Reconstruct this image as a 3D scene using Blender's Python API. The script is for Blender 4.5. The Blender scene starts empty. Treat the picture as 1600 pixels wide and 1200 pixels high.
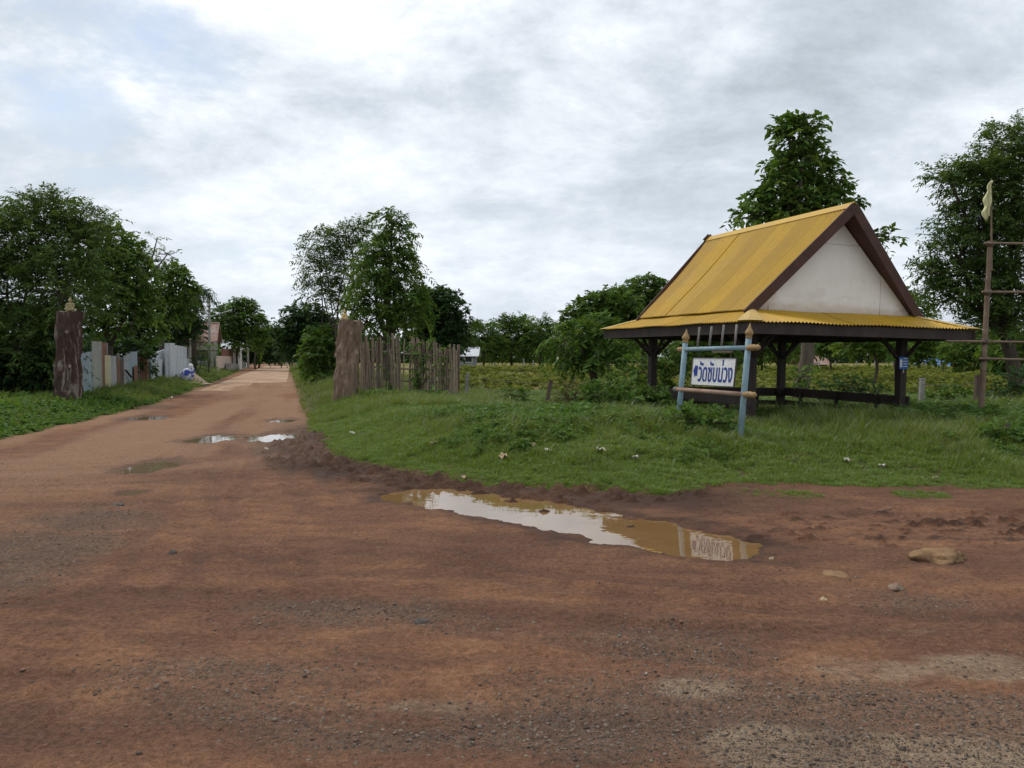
import bpy, math, random
import numpy as np
from mathutils import Matrix, Vector

# ------------------------------------------------------------------ camera, sky, sun, exposure
S = bpy.context.scene
COL = S.collection
R = math.radians
F = 1266.0                      # focal length in pixels of a 1600 px wide picture
PIT = 0.034                     # the camera looks slightly down
HC = 1.7                        # camera height
cam = bpy.data.cameras.new('camera'); cam.sensor_width = 36.0; cam.lens = F / 1600 * 36
cam.clip_start = 0.05; cam.clip_end = 3000
camo = bpy.data.objects.new('camera', cam); COL.objects.link(camo)
camo.location = (0, 0, HC); camo.rotation_euler = (R(90) - PIT, 0, 0)
S.camera = camo

SUN_EL, SUN_AZ = R(56), R(-48)   # azimuth from +Y, negative = to the left
world = bpy.data.worlds.new('World'); S.world = world; world.use_nodes = True

def build_sky():
    nt = world.node_tree; N = nt.nodes; L = nt.links; N.clear()
    out = N.new('ShaderNodeOutputWorld'); bg = N.new('ShaderNodeBackground'); bg.inputs[1].default_value = 0.1
    L.new(bg.outputs[0], out.inputs[0])
    sky = N.new('ShaderNodeTexSky'); sky.sky_type = 'NISHITA'; sky.sun_disc = False
    sky.sun_elevation = SUN_EL; sky.sun_rotation = SUN_AZ
    sky.air_density = 1.0; sky.dust_density = 1.5
    tc = N.new('ShaderNodeTexCoord'); sp = N.new('ShaderNodeSeparateXYZ'); L.new(tc.outputs['Generated'], sp.inputs[0])
    def m(op, a, b=None, clamp=False):
        n = N.new('ShaderNodeMath'); n.operation = op; n.use_clamp = clamp
        for i, v in enumerate((a, b)):
            if v is None: continue
            if isinstance(v, (int, float)): n.inputs[i].default_value = v
            else: L.new(v, n.inputs[i])
        return n.outputs[0]
    z = m('ADD', m('MAXIMUM', sp.outputs[2], 0.0), 0.32)
    cx = m('DIVIDE', sp.outputs[0], z); cy = m('DIVIDE', sp.outputs[1], z)
    cb = N.new('ShaderNodeCombineXYZ'); L.new(cx, cb.inputs[0]); L.new(cy, cb.inputs[1])
    def noise(scale, detail, rough, off, dist=0.0, stretch=(1, 1, 1)):
        mp = N.new('ShaderNodeMapping'); mp.inputs['Location'].default_value = off; mp.inputs['Scale'].default_value = stretch
        L.new(cb.outputs[0], mp.inputs[0])
        n = N.new('ShaderNodeTexNoise'); n.inputs['Scale'].default_value = scale; n.inputs['Detail'].default_value = detail
        n.inputs['Roughness'].default_value = rough; n.inputs['Distortion'].default_value = dist
        L.new(mp.outputs[0], n.inputs['Vector']); return n.outputs['Fac']
    def ramp(v, pts):
        r = N.new('ShaderNodeValToRGB'); e = r.color_ramp.elements
        for i, (p, c) in enumerate(pts):
            el = e[i] if i < 2 else e.new(p)
            el.position = p; el.color = (c, c, c, 1) if isinstance(c, (int, float)) else (*c, 1)
        L.new(v, r.inputs[0]); return r.outputs[0]
    n1 = noise(1.15, 8, 0.55, CLOUD_OFF, 0.0, (0.9, 1.0, 1))        # where cloud, where gap
    n2 = noise(2.5, 14, 0.66, (7.3, 2.2, 0), 0.15, (0.9, 1.0, 1))   # puffs
    n3 = noise(0.75, 5, 0.5, CLOUD_OFF2, 0.0)                        # large light and dark masses
    cover = ramp(m('ADD', m('MULTIPLY', n1, 0.62), m('MULTIPLY', n2, 0.38)), [(0.35, 0.0), (0.44, 1.0)])
    shade = m('ADD', m('MULTIPLY', n2, 0.58), m('MULTIPLY', n3, 0.50))
    ccol = ramp(shade, [(0.42, (3.6, 4.05, 4.5)), (0.50, (4.9, 5.4, 5.95)), (0.57, (6.4, 6.85, 7.35)), (0.65, (8.5, 8.8, 9.1))])
    # the blue that shows through is itself veiled by thin cloud
    mixb = N.new('ShaderNodeMix'); mixb.data_type = 'RGBA'; mixb.inputs[0].default_value = 0.42
    L.new(sky.outputs[0], mixb.inputs[6]); mixb.inputs[7].default_value = (5.4, 6.1, 7.0, 1)
    mix = N.new('ShaderNodeMix'); mix.data_type = 'RGBA'
    L.new(cover, mix.inputs[0]); L.new(mixb.outputs[2], mix.inputs[6]); L.new(ccol, mix.inputs[7])
    # air between: low cloud pales towards the horizon
    hz = N.new('ShaderNodeMix'); hz.data_type = 'RGBA'; L.new(ramp(sp.outputs[2], [(0.0, 0.62), (0.30, 0.0)]), hz.inputs[0])
    L.new(mix.outputs[2], hz.inputs[6]); hz.inputs[7].default_value = (5.6, 6.15, 6.8, 1)
    L.new(hz.outputs[2], bg.inputs[0])
CLOUD_OFF = (9.7, 2.3, 0.0); CLOUD_OFF2 = (5.1, 3.3, 0.0)
build_sky()

sun = bpy.data.lights.new('sun', 'SUN'); sun.energy = 1.5; sun.angle = R(14); sun.color = (1, 0.95, 0.87)
suno = bpy.data.objects.new('sun', sun); COL.objects.link(suno)
sd = Vector((math.sin(SUN_AZ) * math.cos(SUN_EL), math.cos(SUN_AZ) * math.cos(SUN_EL), math.sin(SUN_EL)))
suno.rotation_euler = sd.to_track_quat('Z', 'Y').to_euler()
vs = S.view_settings; vs.view_transform = 'Standard'; vs.look = 'None'; vs.exposure = 0.44; vs.gamma = 1.0; vs.use_curve_mapping = False

# ------------------------------------------------------------------ helpers
_c, _s = math.cos(PIT), math.sin(PIT)
def ray(px, py):
    d, v = (px - 800) / F, (600 - py) / F
    return np.array([d, _c + v * _s, -_s + v * _c])
def wp(px, py, Y):              # the point seen at a pixel, at world depth Y
    r = ray(px, py); return np.array([0, 0, HC]) + r * (Y / r[1])
def gp(px, py, z=0.0):          # the point seen at a pixel, at height z
    r = ray(px, py); return np.array([0, 0, HC]) + r * ((z - HC) / r[2])

def _hash(ix, iy, seed):
    n = (ix.astype(np.int64) * 374761393 + iy.astype(np.int64) * 668265263 + seed * 1442695041) & 0x7fffffff
    n = ((n ^ (n >> 13)) * 1274126177) & 0x7fffffff
    n = ((n ^ (n >> 16)) * 668265263) & 0x7fffffff
    return ((n ^ (n >> 15)) & 0xffff) / 65535.0
def vnoise(x, y, seed=0):
    ix, iy = np.floor(x), np.floor(y); fx, fy = x - ix, y - iy
    fx = fx * fx * fx * (fx * (fx * 6 - 15) + 10); fy = fy * fy * fy * (fy * (fy * 6 - 15) + 10)
    a, b = _hash(ix, iy, seed), _hash(ix + 1, iy, seed); c, d = _hash(ix, iy + 1, seed), _hash(ix + 1, iy + 1, seed)
    return (a + (b - a) * fx) * (1 - fy) + (c + (d - c) * fx) * fy
def fbm(x, y, seed=0, o=4, g=0.5):
    x = np.asarray(x, float); y = np.asarray(y, float)
    t = np.zeros_like(x + y); a = 1.0; n = 0.0
    for k in range(o):
        cs, sn = math.cos(0.7 * k), math.sin(0.7 * k); f = 2.03 ** k
        t = t + a * vnoise((x * cs - y * sn) * f + 17.1 * k, (x * sn + y * cs) * f - 9.3 * k, seed + k); n += a; a *= g
    return t / n
def sstep(a, b, x):
    t = np.clip((x - a) / (b - a), 0, 1); return t * t * (3 - 2 * t)
def poly_sd(x, y, poly):        # signed distance to a polygon, positive inside
    P = np.asarray(poly, float); best = np.full(x.shape, 1e18); ins = np.zeros(x.shape, bool)
    for i in range(len(P)):
        ax, ay = P[i]; bx, by = P[(i + 1) % len(P)]
        ex, ey = bx - ax, by - ay
        t = np.clip(((x - ax) * ex + (y - ay) * ey) / (ex * ex + ey * ey + 1e-12), 0, 1)
        best = np.minimum(best, (x - ax - t * ex) ** 2 + (y - ay - t * ey) ** 2)
        c = ((ay > y) != (by > y)) & (x < (bx - ax) * (y - ay) / ((by - ay) if by != ay else 1e-12) + ax)
        ins ^= c
    return np.where(ins, 1, -1) * np.sqrt(best)

def np_mesh(name, V, Q, smooth=False, attrs=None):
    V = np.asarray(V, np.float32); Q = np.asarray(Q, np.int32); me = bpy.data.meshes.new(name)
    k = Q.shape[1]
    me.vertices.add(len(V)); me.vertices.foreach_set('co', V.ravel())
    me.loops.add(Q.size); me.loops.foreach_set('vertex_index', Q.ravel())
    me.polygons.add(len(Q)); me.polygons.foreach_set('loop_start', np.arange(0, Q.size, k, dtype=np.int32))
    if smooth: me.polygons.foreach_set('use_smooth', np.ones(len(Q), bool))
    for n, a in (attrs or {}).items():
        at = me.attributes.new(n, 'FLOAT', 'POINT'); at.data.foreach_set('value', np.asarray(a, np.float32))
    me.update(calc_edges=True); return me

class MB:
    def __init__(s): s.v = []; s.f = []
    def add(s, v, f):
        o = len(s.v); s.v += [tuple(map(float, p)) for p in v]; s.f += [tuple(i + o for i in q) for q in f]; return s
    def box(s, c, d, rz=0.0, M=None):
        x, y, z = [k / 2 for k in d]
        p = [Vector((a * x, b * y, e * z)) for e in (-1, 1) for a, b in ((-1, -1), (1, -1), (1, 1), (-1, 1))]
        m = M if M is not None else Matrix.Rotation(rz, 3, 'Z')
        return s.add([m @ q + Vector(c) for q in p], [(3, 2, 1, 0), (4, 5, 6, 7), (0, 1, 5, 4), (1, 2, 6, 5), (2, 3, 7, 6), (3, 0, 4, 7)])
    def beam(s, a, b, w, h, up=(0, 0, 1)):
        a, b = Vector(a), Vector(b); d = (b - a); L = d.length; d.normalize(); u = Vector(up)
        if abs(d.dot(u)) > 0.98: u = Vector((0, 1, 0))
        r = d.cross(u).normalized(); u = r.cross(d).normalized()
        m = Matrix((r, d, u)).transposed()
        return s.box((a + b) / 2, (w, L, h), M=m)
    def tube(s, pts, rad, n=8, cap=True):
        pts = [Vector(p) for p in pts]
        if not hasattr(rad, '__len__'): rad = [rad] * len(pts)
        v = []; f = []; ref = None
        for i, p in enumerate(pts):
            t = (pts[min(i + 1, len(pts) - 1)] - pts[max(i - 1, 0)]).normalized()
            if ref is None: ref = Vector((1, 0, 0)) if abs(t.x) < 0.9 else Vector((0, 1, 0))
            a = (ref - t * ref.dot(t)).normalized(); b = t.cross(a); ref = a
            for k in range(n):
                q = 2 * math.pi * k / n; v.append(p + (a * math.cos(q) + b * math.sin(q)) * rad[i])
        for i in range(len(pts) - 1):
            for k in range(n): f.append((i * n + k, i * n + (k + 1) % n, (i + 1) * n + (k + 1) % n, (i + 1) * n + k))
        if cap: f.append(tuple(range(n - 1, -1, -1))); f.append(tuple((len(pts) - 1) * n + k for k in range(n)))
        return s.add(v, f)
    def lathe(s, prof, n=16, c=(0, 0, 0), M=None):
        v = []; f = []; m = M or Matrix.Identity(3); c = Vector(c)
        for r, z in prof:
            for k in range(n):
                q = 2 * math.pi * k / n; v.append(m @ Vector((r * math.cos(q), r * math.sin(q), z)) + c)
        for i in range(len(prof) - 1):
            for k in range(n): f.append((i * n + k, i * n + (k + 1) % n, (i + 1) * n + (k + 1) % n, (i + 1) * n + k))
        f.append(tuple(range(n - 1, -1, -1))); f.append(tuple((len(prof) - 1) * n + k for k in range(n)))
        return s.add(v, f)
    def ell(s, c, r, n=12, m=8):
        prof = [(max(math.sin(math.pi * i / m), 0.02), -math.cos(math.pi * i / m)) for i in range(m + 1)]
        return s.lathe(prof, n, c, Matrix.Diagonal(r))
    def mesh(s, name, smooth=False):
        me = bpy.data.meshes.new(name); me.from_pydata(s.v, [], s.f); me.update()
        if smooth: me.polygons.foreach_set('use_smooth', [True] * len(me.polygons))
        return me

def tag(o, label=None, cat=None, group=None, kind=None):
    for k, v in (('label', label), ('category', cat), ('group', group), ('kind', kind)):
        if v: o[k] = v
    return o
def link(name, me, mat, parent=None, smooth=False, **t):
    if isinstance(me, MB): me = me.mesh(name, smooth)
    if mat is not None and not me.materials: me.materials.append(mat)
    o = bpy.data.objects.new(name, me); COL.objects.link(o)
    if parent: o.parent = parent
    return tag(o, **t)
def empty(name, loc=(0, 0, 0), rz=0.0, **t):
    o = bpy.data.objects.new(name, None); COL.objects.link(o); o.empty_display_size = 0.2
    o.location = loc; o.rotation_euler = (0, 0, rz); return tag(o, **t)

# ------------------------------------------------------------------ materials
class NT:
    def __init__(s, name):
        s.m = bpy.data.materials.new(name); s.m.use_nodes = True; s.t = s.m.node_tree; s.N = s.t.nodes; s.L = s.t.links; s.N.clear()
        s.out = s.N.new('ShaderNodeOutputMaterial'); s.tc = s.N.new('ShaderNodeTexCoord'); s.geo = s.N.new('ShaderNodeNewGeometry')
    def set(s, sock, v):
        if isinstance(v, bpy.types.NodeSocket): s.L.new(v, sock)
        elif isinstance(v, tuple) and len(v) == 3 and sock.type == 'RGBA': sock.default_value = (*v, 1)
        else: sock.default_value = v
    def math(s, op, a, b=0.0, clamp=False):
        n = s.N.new('ShaderNodeMath'); n.operation = op; n.use_clamp = clamp; s.set(n.inputs[0], a); s.set(n.inputs[1], b); return n.outputs[0]
    def noise(s, scale, detail=4, rough=0.55, vec=None, stretch=None, dist=0.0, col=False):
        v = vec or s.tc.outputs['Object']
        if stretch:
            mp = s.N.new('ShaderNodeMapping'); mp.inputs['Scale'].default_value = stretch; s.L.new(v, mp.inputs[0]); v = mp.outputs[0]
        n = s.N.new('ShaderNodeTexNoise'); s.set(n.inputs['Scale'], scale); s.set(n.inputs['Detail'], detail); s.set(n.inputs['Roughness'], rough); s.set(n.inputs['Distortion'], dist)
        s.L.new(v, n.inputs['Vector']); return n.outputs['Color' if col else 'Fac']
    def voro(s, scale, feat='F1', out='Distance', vec=None):
        n = s.N.new('ShaderNodeTexVoronoi'); n.feature = feat; s.set(n.inputs['Scale'], scale); s.L.new(vec or s.tc.outputs['Object'], n.inputs['Vector']); return n.outputs[out]
    def ramp(s, v, pts):
        r = s.N.new('ShaderNodeValToRGB'); e = r.color_ramp.elements
        for i, (p, c) in enumerate(pts):
            el = e[i] if i < 2 else e.new(p)
            el.position = p; el.color = (c, c, c, 1) if isinstance(c, (int, float)) else (*c, 1)
        s.L.new(v, r.inputs[0]); return r.outputs[0]
    def mix(s, f, a, b, mode='MIX'):
        n = s.N.new('ShaderNodeMix'); n.data_type = 'RGBA'; n.blend_type = mode; s.set(n.inputs[0], f); s.set(n.inputs[6], a); s.set(n.inputs[7], b); return n.outputs[2]
    def attr(s, name):
        n = s.N.new('ShaderNodeAttribute'); n.attribute_name = name; return n.outputs['Fac']
    def bump(s, h, dist, strength=1.0, nrm=None):
        n = s.N.new('ShaderNodeBump'); s.set(n.inputs['Height'], h); n.inputs['Distance'].default_value = dist; n.inputs['Strength'].default_value = strength
        if nrm: s.L.new(nrm, n.inputs['Normal'])
        return n.outputs[0]
    def pbr(s, col, rough=0.8, nrm=None, spec=0.3, metal=0.0, **kw):
        p = s.N.new('ShaderNodeBsdfPrincipled'); s.set(p.inputs['Base Color'], col); s.set(p.inputs['Roughness'], rough)
        s.set(p.inputs['Specular IOR Level'], spec); s.set(p.inputs['Metallic'], metal)
        for k, v in kw.items(): s.set(p.inputs[k.replace('_', ' ')], v)
        if nrm: s.L.new(nrm, p.inputs['Normal'])
        s.L.new(p.outputs[0], s.out.inputs[0]); return s.m

def plain(name, c1, c2, scale=4, rough=0.75, bump=0.003, stretch=None, spec=0.25, fine=None, dirt=None, metal=0.0):
    n = NT(name)
    a = n.noise(scale, 5, 0.6, stretch=stretch)
    col = n.mix(n.ramp(a, [(0.32, 0.0), (0.68, 1.0)]), c1, c2)
    b = n.noise((fine or scale * 9), 4, 0.65, stretch=stretch)
    col = n.mix(0.5, col, n.mix(1.0, col, n.ramp(b, [(0.25, 0.55), (0.75, 1.4)]), 'MULTIPLY'))
    if dirt:
        d = n.noise(scale * 1.7, 6, 0.7)
        col = n.mix(n.ramp(d, [(0.5, 0.0), (0.68, 0.75)]), col, dirt)
    return n.pbr(col, rough, n.bump(b, bump) if bump else None, spec, metal)

def leafmat(name, dark, mid, light, trans=0.38, gloss=0.03):
    n = NT(name)
    r = n.attr('rnd')
    big = n.noise(0.9, 3, 0.5, vec=n.geo.outputs['Position'])
    f = n.math('ADD', n.math('MULTIPLY', r, 0.7), n.math('MULTIPLY', big, 0.4))
    col = n.ramp(f, [(0.15, dark), (0.5, mid), (0.88, light)])
    d = n.N.new('ShaderNodeBsdfDiffuse'); n.set(d.inputs[0], col)
    t = n.N.new('ShaderNodeBsdfTranslucent'); n.set(t.inputs[0], n.mix(1.0, col, (1.3, 1.25, 0.55), 'MULTIPLY'))
    g = n.N.new('ShaderNodeBsdfGlossy'); n.set(g.inputs[0], (0.8, 0.85, 0.9)); n.set(g.inputs[1], 0.5)
    fr = n.N.new('ShaderNodeFresnel'); fr.inputs[0].default_value = 1.3
    m1 = n.N.new('ShaderNodeMixShader'); m1.inputs[0].default_value = trans; n.L.new(d.outputs[0], m1.inputs[1]); n.L.new(t.outputs[0], m1.inputs[2])
    m2 = n.N.new('ShaderNodeMixShader'); n.L.new(n.math('MULTIPLY', fr.outputs[0], gloss * 4), m2.inputs[0]); n.L.new(m1.outputs[0], m2.inputs[1]); n.L.new(g.outputs[0], m2.inputs[2])
    n.L.new(m2.outputs[0], n.out.inputs[0]); return n.m

M = {}
M['leaf_feather'] = leafmat('feathery_leaf', (0.036, 0.064, 0.018), (0.070, 0.122, 0.031), (0.130, 0.190, 0.052))
M['leaf_broad'] = leafmat('broad_leaf', (0.032, 0.066, 0.012), (0.072, 0.138, 0.026), (0.150, 0.225, 0.050))
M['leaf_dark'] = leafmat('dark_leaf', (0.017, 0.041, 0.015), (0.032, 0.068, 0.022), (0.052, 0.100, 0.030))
M['leaf_light'] = leafmat('light_leaf', (0.040, 0.091, 0.015), (0.075, 0.158, 0.023), (0.127, 0.232, 0.037))
M['leaf_weed'] = leafmat('weed_leaf', (0.040, 0.082, 0.015), (0.080, 0.152, 0.030), (0.150, 0.230, 0.058))
M['leaf_dry'] = leafmat('dry_leaf', (0.060, 0.058, 0.024), (0.100, 0.095, 0.036), (0.150, 0.138, 0.056))
M['grass'] = leafmat('grass_blade', (0.088, 0.138, 0.020), (0.148, 0.225, 0.035), (0.235, 0.300, 0.072), 0.35)
M['grass_tall'] = leafmat('tall_grass_blade', (0.080, 0.116, 0.022), (0.140, 0.190, 0.041), (0.25, 0.270, 0.090), 0.35)
M['crop'] = leafmat('crop_leaf', (0.080, 0.105, 0.020), (0.140, 0.168, 0.032), (0.215, 0.225, 0.048), 0.35)
M['bark'] = plain('bark', (0.055, 0.042, 0.032), (0.10, 0.08, 0.062), 5, 0.9, 0.01, (1, 1, 0.3))
M['bark_mid'] = plain('mid_bark', (0.085, 0.064, 0.048), (0.135, 0.105, 0.08), 5, 0.9, 0.01, (1, 1, 0.3))
M['bark_pale'] = plain('pale_bark', (0.15, 0.115, 0.085), (0.22, 0.175, 0.135), 5, 0.9, 0.01, (1, 1, 0.3))
def roof_mat(name, c1, c2, wear):
    n = NT(name); oi = n.N.new('ShaderNodeObjectInfo'); r = oi.outputs['Random']
    a = n.noise(1.1, 6, 0.62); st = n.noise(2.2, 6, 0.65, stretch=(0.5, 4.5, 0.5)); f = n.noise(26, 4, 0.65)
    col = n.mix(n.ramp(a, [(0.33, 0.0), (0.67, 1.0)]), c1, c2)
    col = n.mix(1.0, col, n.ramp(r, [(0.0, (0.90, 0.89, 0.86)), (1.0, (1.07, 1.07, 1.08))]), 'MULTIPLY')
    col = n.mix(n.ramp(st, [(0.50, 0.0), (0.72, wear)]), col, (0.30, 0.16, 0.030))
    col = n.mix(n.ramp(n.noise(5, 6, 0.7), [(0.60, 0.0), (0.72, wear)]), col, (0.46, 0.34, 0.14))
    col = n.mix(0.35, col, n.mix(1.0, col, n.ramp(f, [(0.25, 0.6), (0.75, 1.35)]), 'MULTIPLY'))
    return n.pbr(col, n.ramp(a, [(0.3, 0.42), (0.7, 0.6)]), n.bump(f, 0.001), 0.35)
M['roof'] = roof_mat('yellow_painted_tin', (0.43, 0.250, 0.014), (0.49, 0.295, 0.018), 0.40)
M['roof2'] = roof_mat('yellow_painted_tin_worn', (0.42, 0.242, 0.016), (0.48, 0.285, 0.022), 0.6)
M['hipcap'] = plain('dusty_tin_cap', (0.42, 0.29, 0.11), (0.50, 0.34, 0.10), 3, 0.6, 0.001)
M['wood_dark'] = plain('dark_stained_wood', (0.030, 0.022, 0.019), (0.055, 0.040, 0.034), 4, 0.7, 0.003, (1, 1, 0.25))
M['wood_brown'] = plain('brown_painted_wood', (0.055, 0.027, 0.020), (0.088, 0.043, 0.032), 3, 0.6, 0.002)
def gable_mat():
    n = NT('white_gable_board'); z = n.N.new('ShaderNodeSeparateXYZ'); n.L.new(n.tc.outputs['Object'], z.inputs[0])
    a = n.noise(2.2, 6, 0.65); b = n.noise(0.9, 3, 0.5); st = n.noise(2.4, 6, 0.68, stretch=(0.8, 1, 1.6), dist=0.4)
    col = n.mix(n.ramp(a, [(0.35, 0.0), (0.7, 1.0)]), (0.72, 0.675, 0.61), (0.80, 0.765, 0.71))
    col = n.mix(n.ramp(n.math('MULTIPLY', st, n.ramp(z.outputs[2], [(0.0, 1.0), (0.25, 0.85), (1.0, 0.55)])), [(0.40, 0.0), (0.62, 0.55)]), col, (0.46, 0.38, 0.30))
    col = n.mix(n.ramp(n.math('ADD', z.outputs[2], n.math('MULTIPLY', n.math('SUBTRACT', b, 0.5), 0.5)), [(0.02, 0.7), (0.22, 0.0)]), col, (0.55, 0.42, 0.29))
    return n.pbr(col, 0.75, n.bump(a, 0.002))
M['gable'] = gable_mat()
M['blue_pipe'] = plain('pale_blue_paint', (0.17, 0.265, 0.315), (0.23, 0.325, 0.37), 6, 0.65, 0.001, dirt=(0.16, 0.19, 0.19))
M['gold_paint'] = plain('faded_gold_paint', (0.27, 0.165, 0.07), (0.36, 0.235, 0.105), 9, 0.7, 0.001, dirt=(0.17, 0.12, 0.085))
M['rust_pipe'] = plain('worn_orange_paint', (0.27, 0.165, 0.115), (0.36, 0.26, 0.20), 7, 0.65, 0.001, dirt=(0.25, 0.12, 0.07))
M['grey_bar'] = plain('grey_wood', (0.16, 0.145, 0.13), (0.24, 0.22, 0.20), 8, 0.85, 0.002, (1, 1, 0.2))
M['sign_white'] = plain('white_sign_paint', (0.72, 0.72, 0.72), (0.80, 0.80, 0.79), 3, 0.5, 0.0, dirt=(0.66, 0.64, 0.58))
M['sign_blue'] = plain('blue_sign_paint', (0.022, 0.045, 0.23), (0.03, 0.06, 0.29), 8, 0.5, 0.0)
M['notice_blue'] = plain('blue_notice_paint', (0.03, 0.12, 0.40), (0.04, 0.15, 0.46), 8, 0.45, 0.0)
M['iron'] = plain('dark_iron', (0.06, 0.05, 0.045), (0.10, 0.08, 0.07), 10, 0.6, 0.001)
M['bamboo'] = plain('weathered_bamboo', (0.21, 0.158, 0.11), (0.34, 0.265, 0.195), 3.5, 0.8, 0.002, (2, 2, 0.4), dirt=(0.12, 0.094, 0.072))
M['bamboo_dark'] = plain('dark_weathered_bamboo', (0.12, 0.092, 0.07), (0.22, 0.175, 0.135), 3.5, 0.85, 0.002, (2, 2, 0.4))
M['pole_bamboo'] = plain('brown_bamboo_pole', (0.135, 0.092, 0.064), (0.205, 0.145, 0.102), 4, 0.75, 0.002, (2, 2, 0.4))
M['concrete'] = plain('grey_concrete', (0.25, 0.24, 0.225), (0.35, 0.335, 0.31), 3, 0.9, 0.003, dirt=(0.17, 0.16, 0.14))
M['concrete_pale'] = plain('pale_concrete', (0.44, 0.47, 0.50), (0.54, 0.57, 0.60), 2, 0.85, 0.002, dirt=(0.36, 0.38, 0.38))
M['tin_blue'] = plain('blue_grey_tin', (0.25, 0.32, 0.36), (0.34, 0.41, 0.44), 2, 0.6, 0.001, (1, 1, 0.4), dirt=(0.24, 0.22, 0.19))
M['tin_green'] = plain('grey_green_tin', (0.27, 0.29, 0.26), (0.36, 0.37, 0.33), 2, 0.6, 0.001, (1, 1, 0.4), dirt=(0.26, 0.20, 0.15))
M['tin_rust'] = plain('rusty_tin', (0.15, 0.075, 0.05), (0.24, 0.12, 0.075), 3, 0.85, 0.001, (1, 1, 0.4))
M['tin_yellow'] = plain('faded_yellow_board', (0.42, 0.38, 0.22), (0.50, 0.46, 0.28), 2, 0.7, 0.001, dirt=(0.33, 0.29, 0.19))
M['tin_grey'] = plain('grey_tin', (0.28, 0.29, 0.30), (0.38, 0.39, 0.40), 2, 0.6, 0.001, (1, 1, 0.4), dirt=(0.25, 0.20, 0.16))
M['plank'] = plain('old_brown_plank', (0.08, 0.055, 0.045), (0.14, 0.10, 0.08), 4, 0.9, 0.003, (2, 2, 0.3))
M['brick'] = plain('red_brick', (0.28, 0.13, 0.08), (0.38, 0.19, 0.12), 9, 0.9, 0.004)
M['mortar'] = plain('pale_mortar', (0.36, 0.33, 0.29), (0.45, 0.42, 0.38), 9, 0.9, 0.004)
M['pink_wall'] = plain('pinkish_plaster', (0.50, 0.38, 0.31), (0.58, 0.46, 0.39), 2, 0.85, 0.001)
M['white_wall'] = plain('off_white_plaster', (0.58, 0.55, 0.51), (0.68, 0.65, 0.61), 2, 0.85, 0.001, dirt=(0.45, 0.42, 0.38))
M['brown_slat'] = plain('red_brown_slat', (0.16, 0.07, 0.05), (0.22, 0.10, 0.07), 3, 0.7, 0.001)
M['rust_roof'] = plain('rusty_red_roof_sheet', (0.20, 0.11, 0.085), (0.30, 0.19, 0.15), 1.2, 0.8, 0.001, dirt=(0.34, 0.32, 0.31))
M['tin_bright'] = plain('pale_tin_roof', (0.46, 0.48, 0.50), (0.56, 0.58, 0.60), 1.5, 0.5, 0.001)
M['blue_roof'] = plain('blue_roof_sheet', (0.10, 0.20, 0.42), (0.14, 0.26, 0.5), 1.5, 0.6, 0.001)
M['grey_wall'] = plain('grey_wall', (0.20, 0.20, 0.21), (0.28, 0.28, 0.29), 1.5, 0.9, 0.001)
M['window'] = plain('dark_window', (0.015, 0.016, 0.018), (0.03, 0.03, 0.034), 3, 0.2, 0.0, spec=0.5)
M['gold'] = plain('old_gilt', (0.46, 0.33, 0.12), (0.56, 0.43, 0.20), 14, 0.5, 0.002, dirt=(0.35, 0.27, 0.14))
M['gold_pale'] = plain('worn_gilt', (0.26, 0.215, 0.105), (0.36, 0.30, 0.155), 14, 0.6, 0.002, dirt=(0.22, 0.19, 0.11))
M['sand'] = plain('sand', (0.30, 0.22, 0.155), (0.38, 0.29, 0.21), 5, 0.95, 0.01)
M['rubble'] = plain('grey_aggregate', (0.20, 0.19, 0.18), (0.30, 0.28, 0.26), 9, 0.95, 0.02)
M['cloth_yellow'] = plain('faded_yellow_cloth', (0.52, 0.50, 0.26), (0.62, 0.60, 0.36), 8, 0.9, 0.002)
M['litter'] = plain('dirty_paper', (0.50, 0.44, 0.34), (0.66, 0.60, 0.50), 12, 0.85, 0.002)
M['leaf_litter'] = plain('pale_dry_leaf', (0.34, 0.24, 0.14), (0.48, 0.37, 0.25), 12, 0.85, 0.002)
M['stone'] = plain('brown_stone', (0.19, 0.13, 0.095), (0.28, 0.20, 0.14), 9, 0.9, 0.01)
M['stone_dark'] = plain('dark_stone', (0.09, 0.075, 0.065), (0.15, 0.125, 0.11), 9, 0.85, 0.01)
M['stone_ochre'] = plain('ochre_earth_lump', (0.22, 0.130, 0.066), (0.31, 0.19, 0.10), 8, 0.95, 0.015)
M['wire'] = plain('fence_wire', (0.10, 0.085, 0.075), (0.15, 0.13, 0.12), 10, 0.6, 0.0)
M['cable'] = plain('black_cable', (0.02, 0.02, 0.02), (0.03, 0.03, 0.03), 10, 0.6, 0.0)
M['lamp_grey'] = plain('galvanised_arm', (0.45, 0.46, 0.47), (0.55, 0.56, 0.57), 5, 0.5, 0.0)

# ------------------------------------------------------------------ terrain
EDGE_R = [(457, 565), (453, 577), (459, 597), (465, 615), (473, 640), (488, 672), (518, 705), (565, 728), (640, 742), (760, 757), (880, 764), (1000, 769), (1090, 768), (1170, 758), (1250, 756), (1400, 757), (1600, 762)]
er = [tuple(gp(x, y, 0.0)[:2]) for x, y in EDGE_R]
POLY_R = er + [(14, 10.4), (60, 9.6), (400, 0), (900, 300), (900, 900), (er[0][0] * 6, er[0][1] * 6)]
EDGE_L = [(0, 686), (60, 672), (130, 657), (190, 643), (240, 631), (292, 613), (322, 602), (352, 589), (378, 576), (395, 570), (452, 563.5)]
el_ = [tuple(gp(x, y, 0.0)[:2]) for x, y in EDGE_L]
POLY_L = [(-60, 5), (-20, 9.5), (-13.2, 12.5)] + el_ + [(el_[-1][0] * 6, el_[-1][1] * 6), (-900, 900), (-900, 0)]
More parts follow.
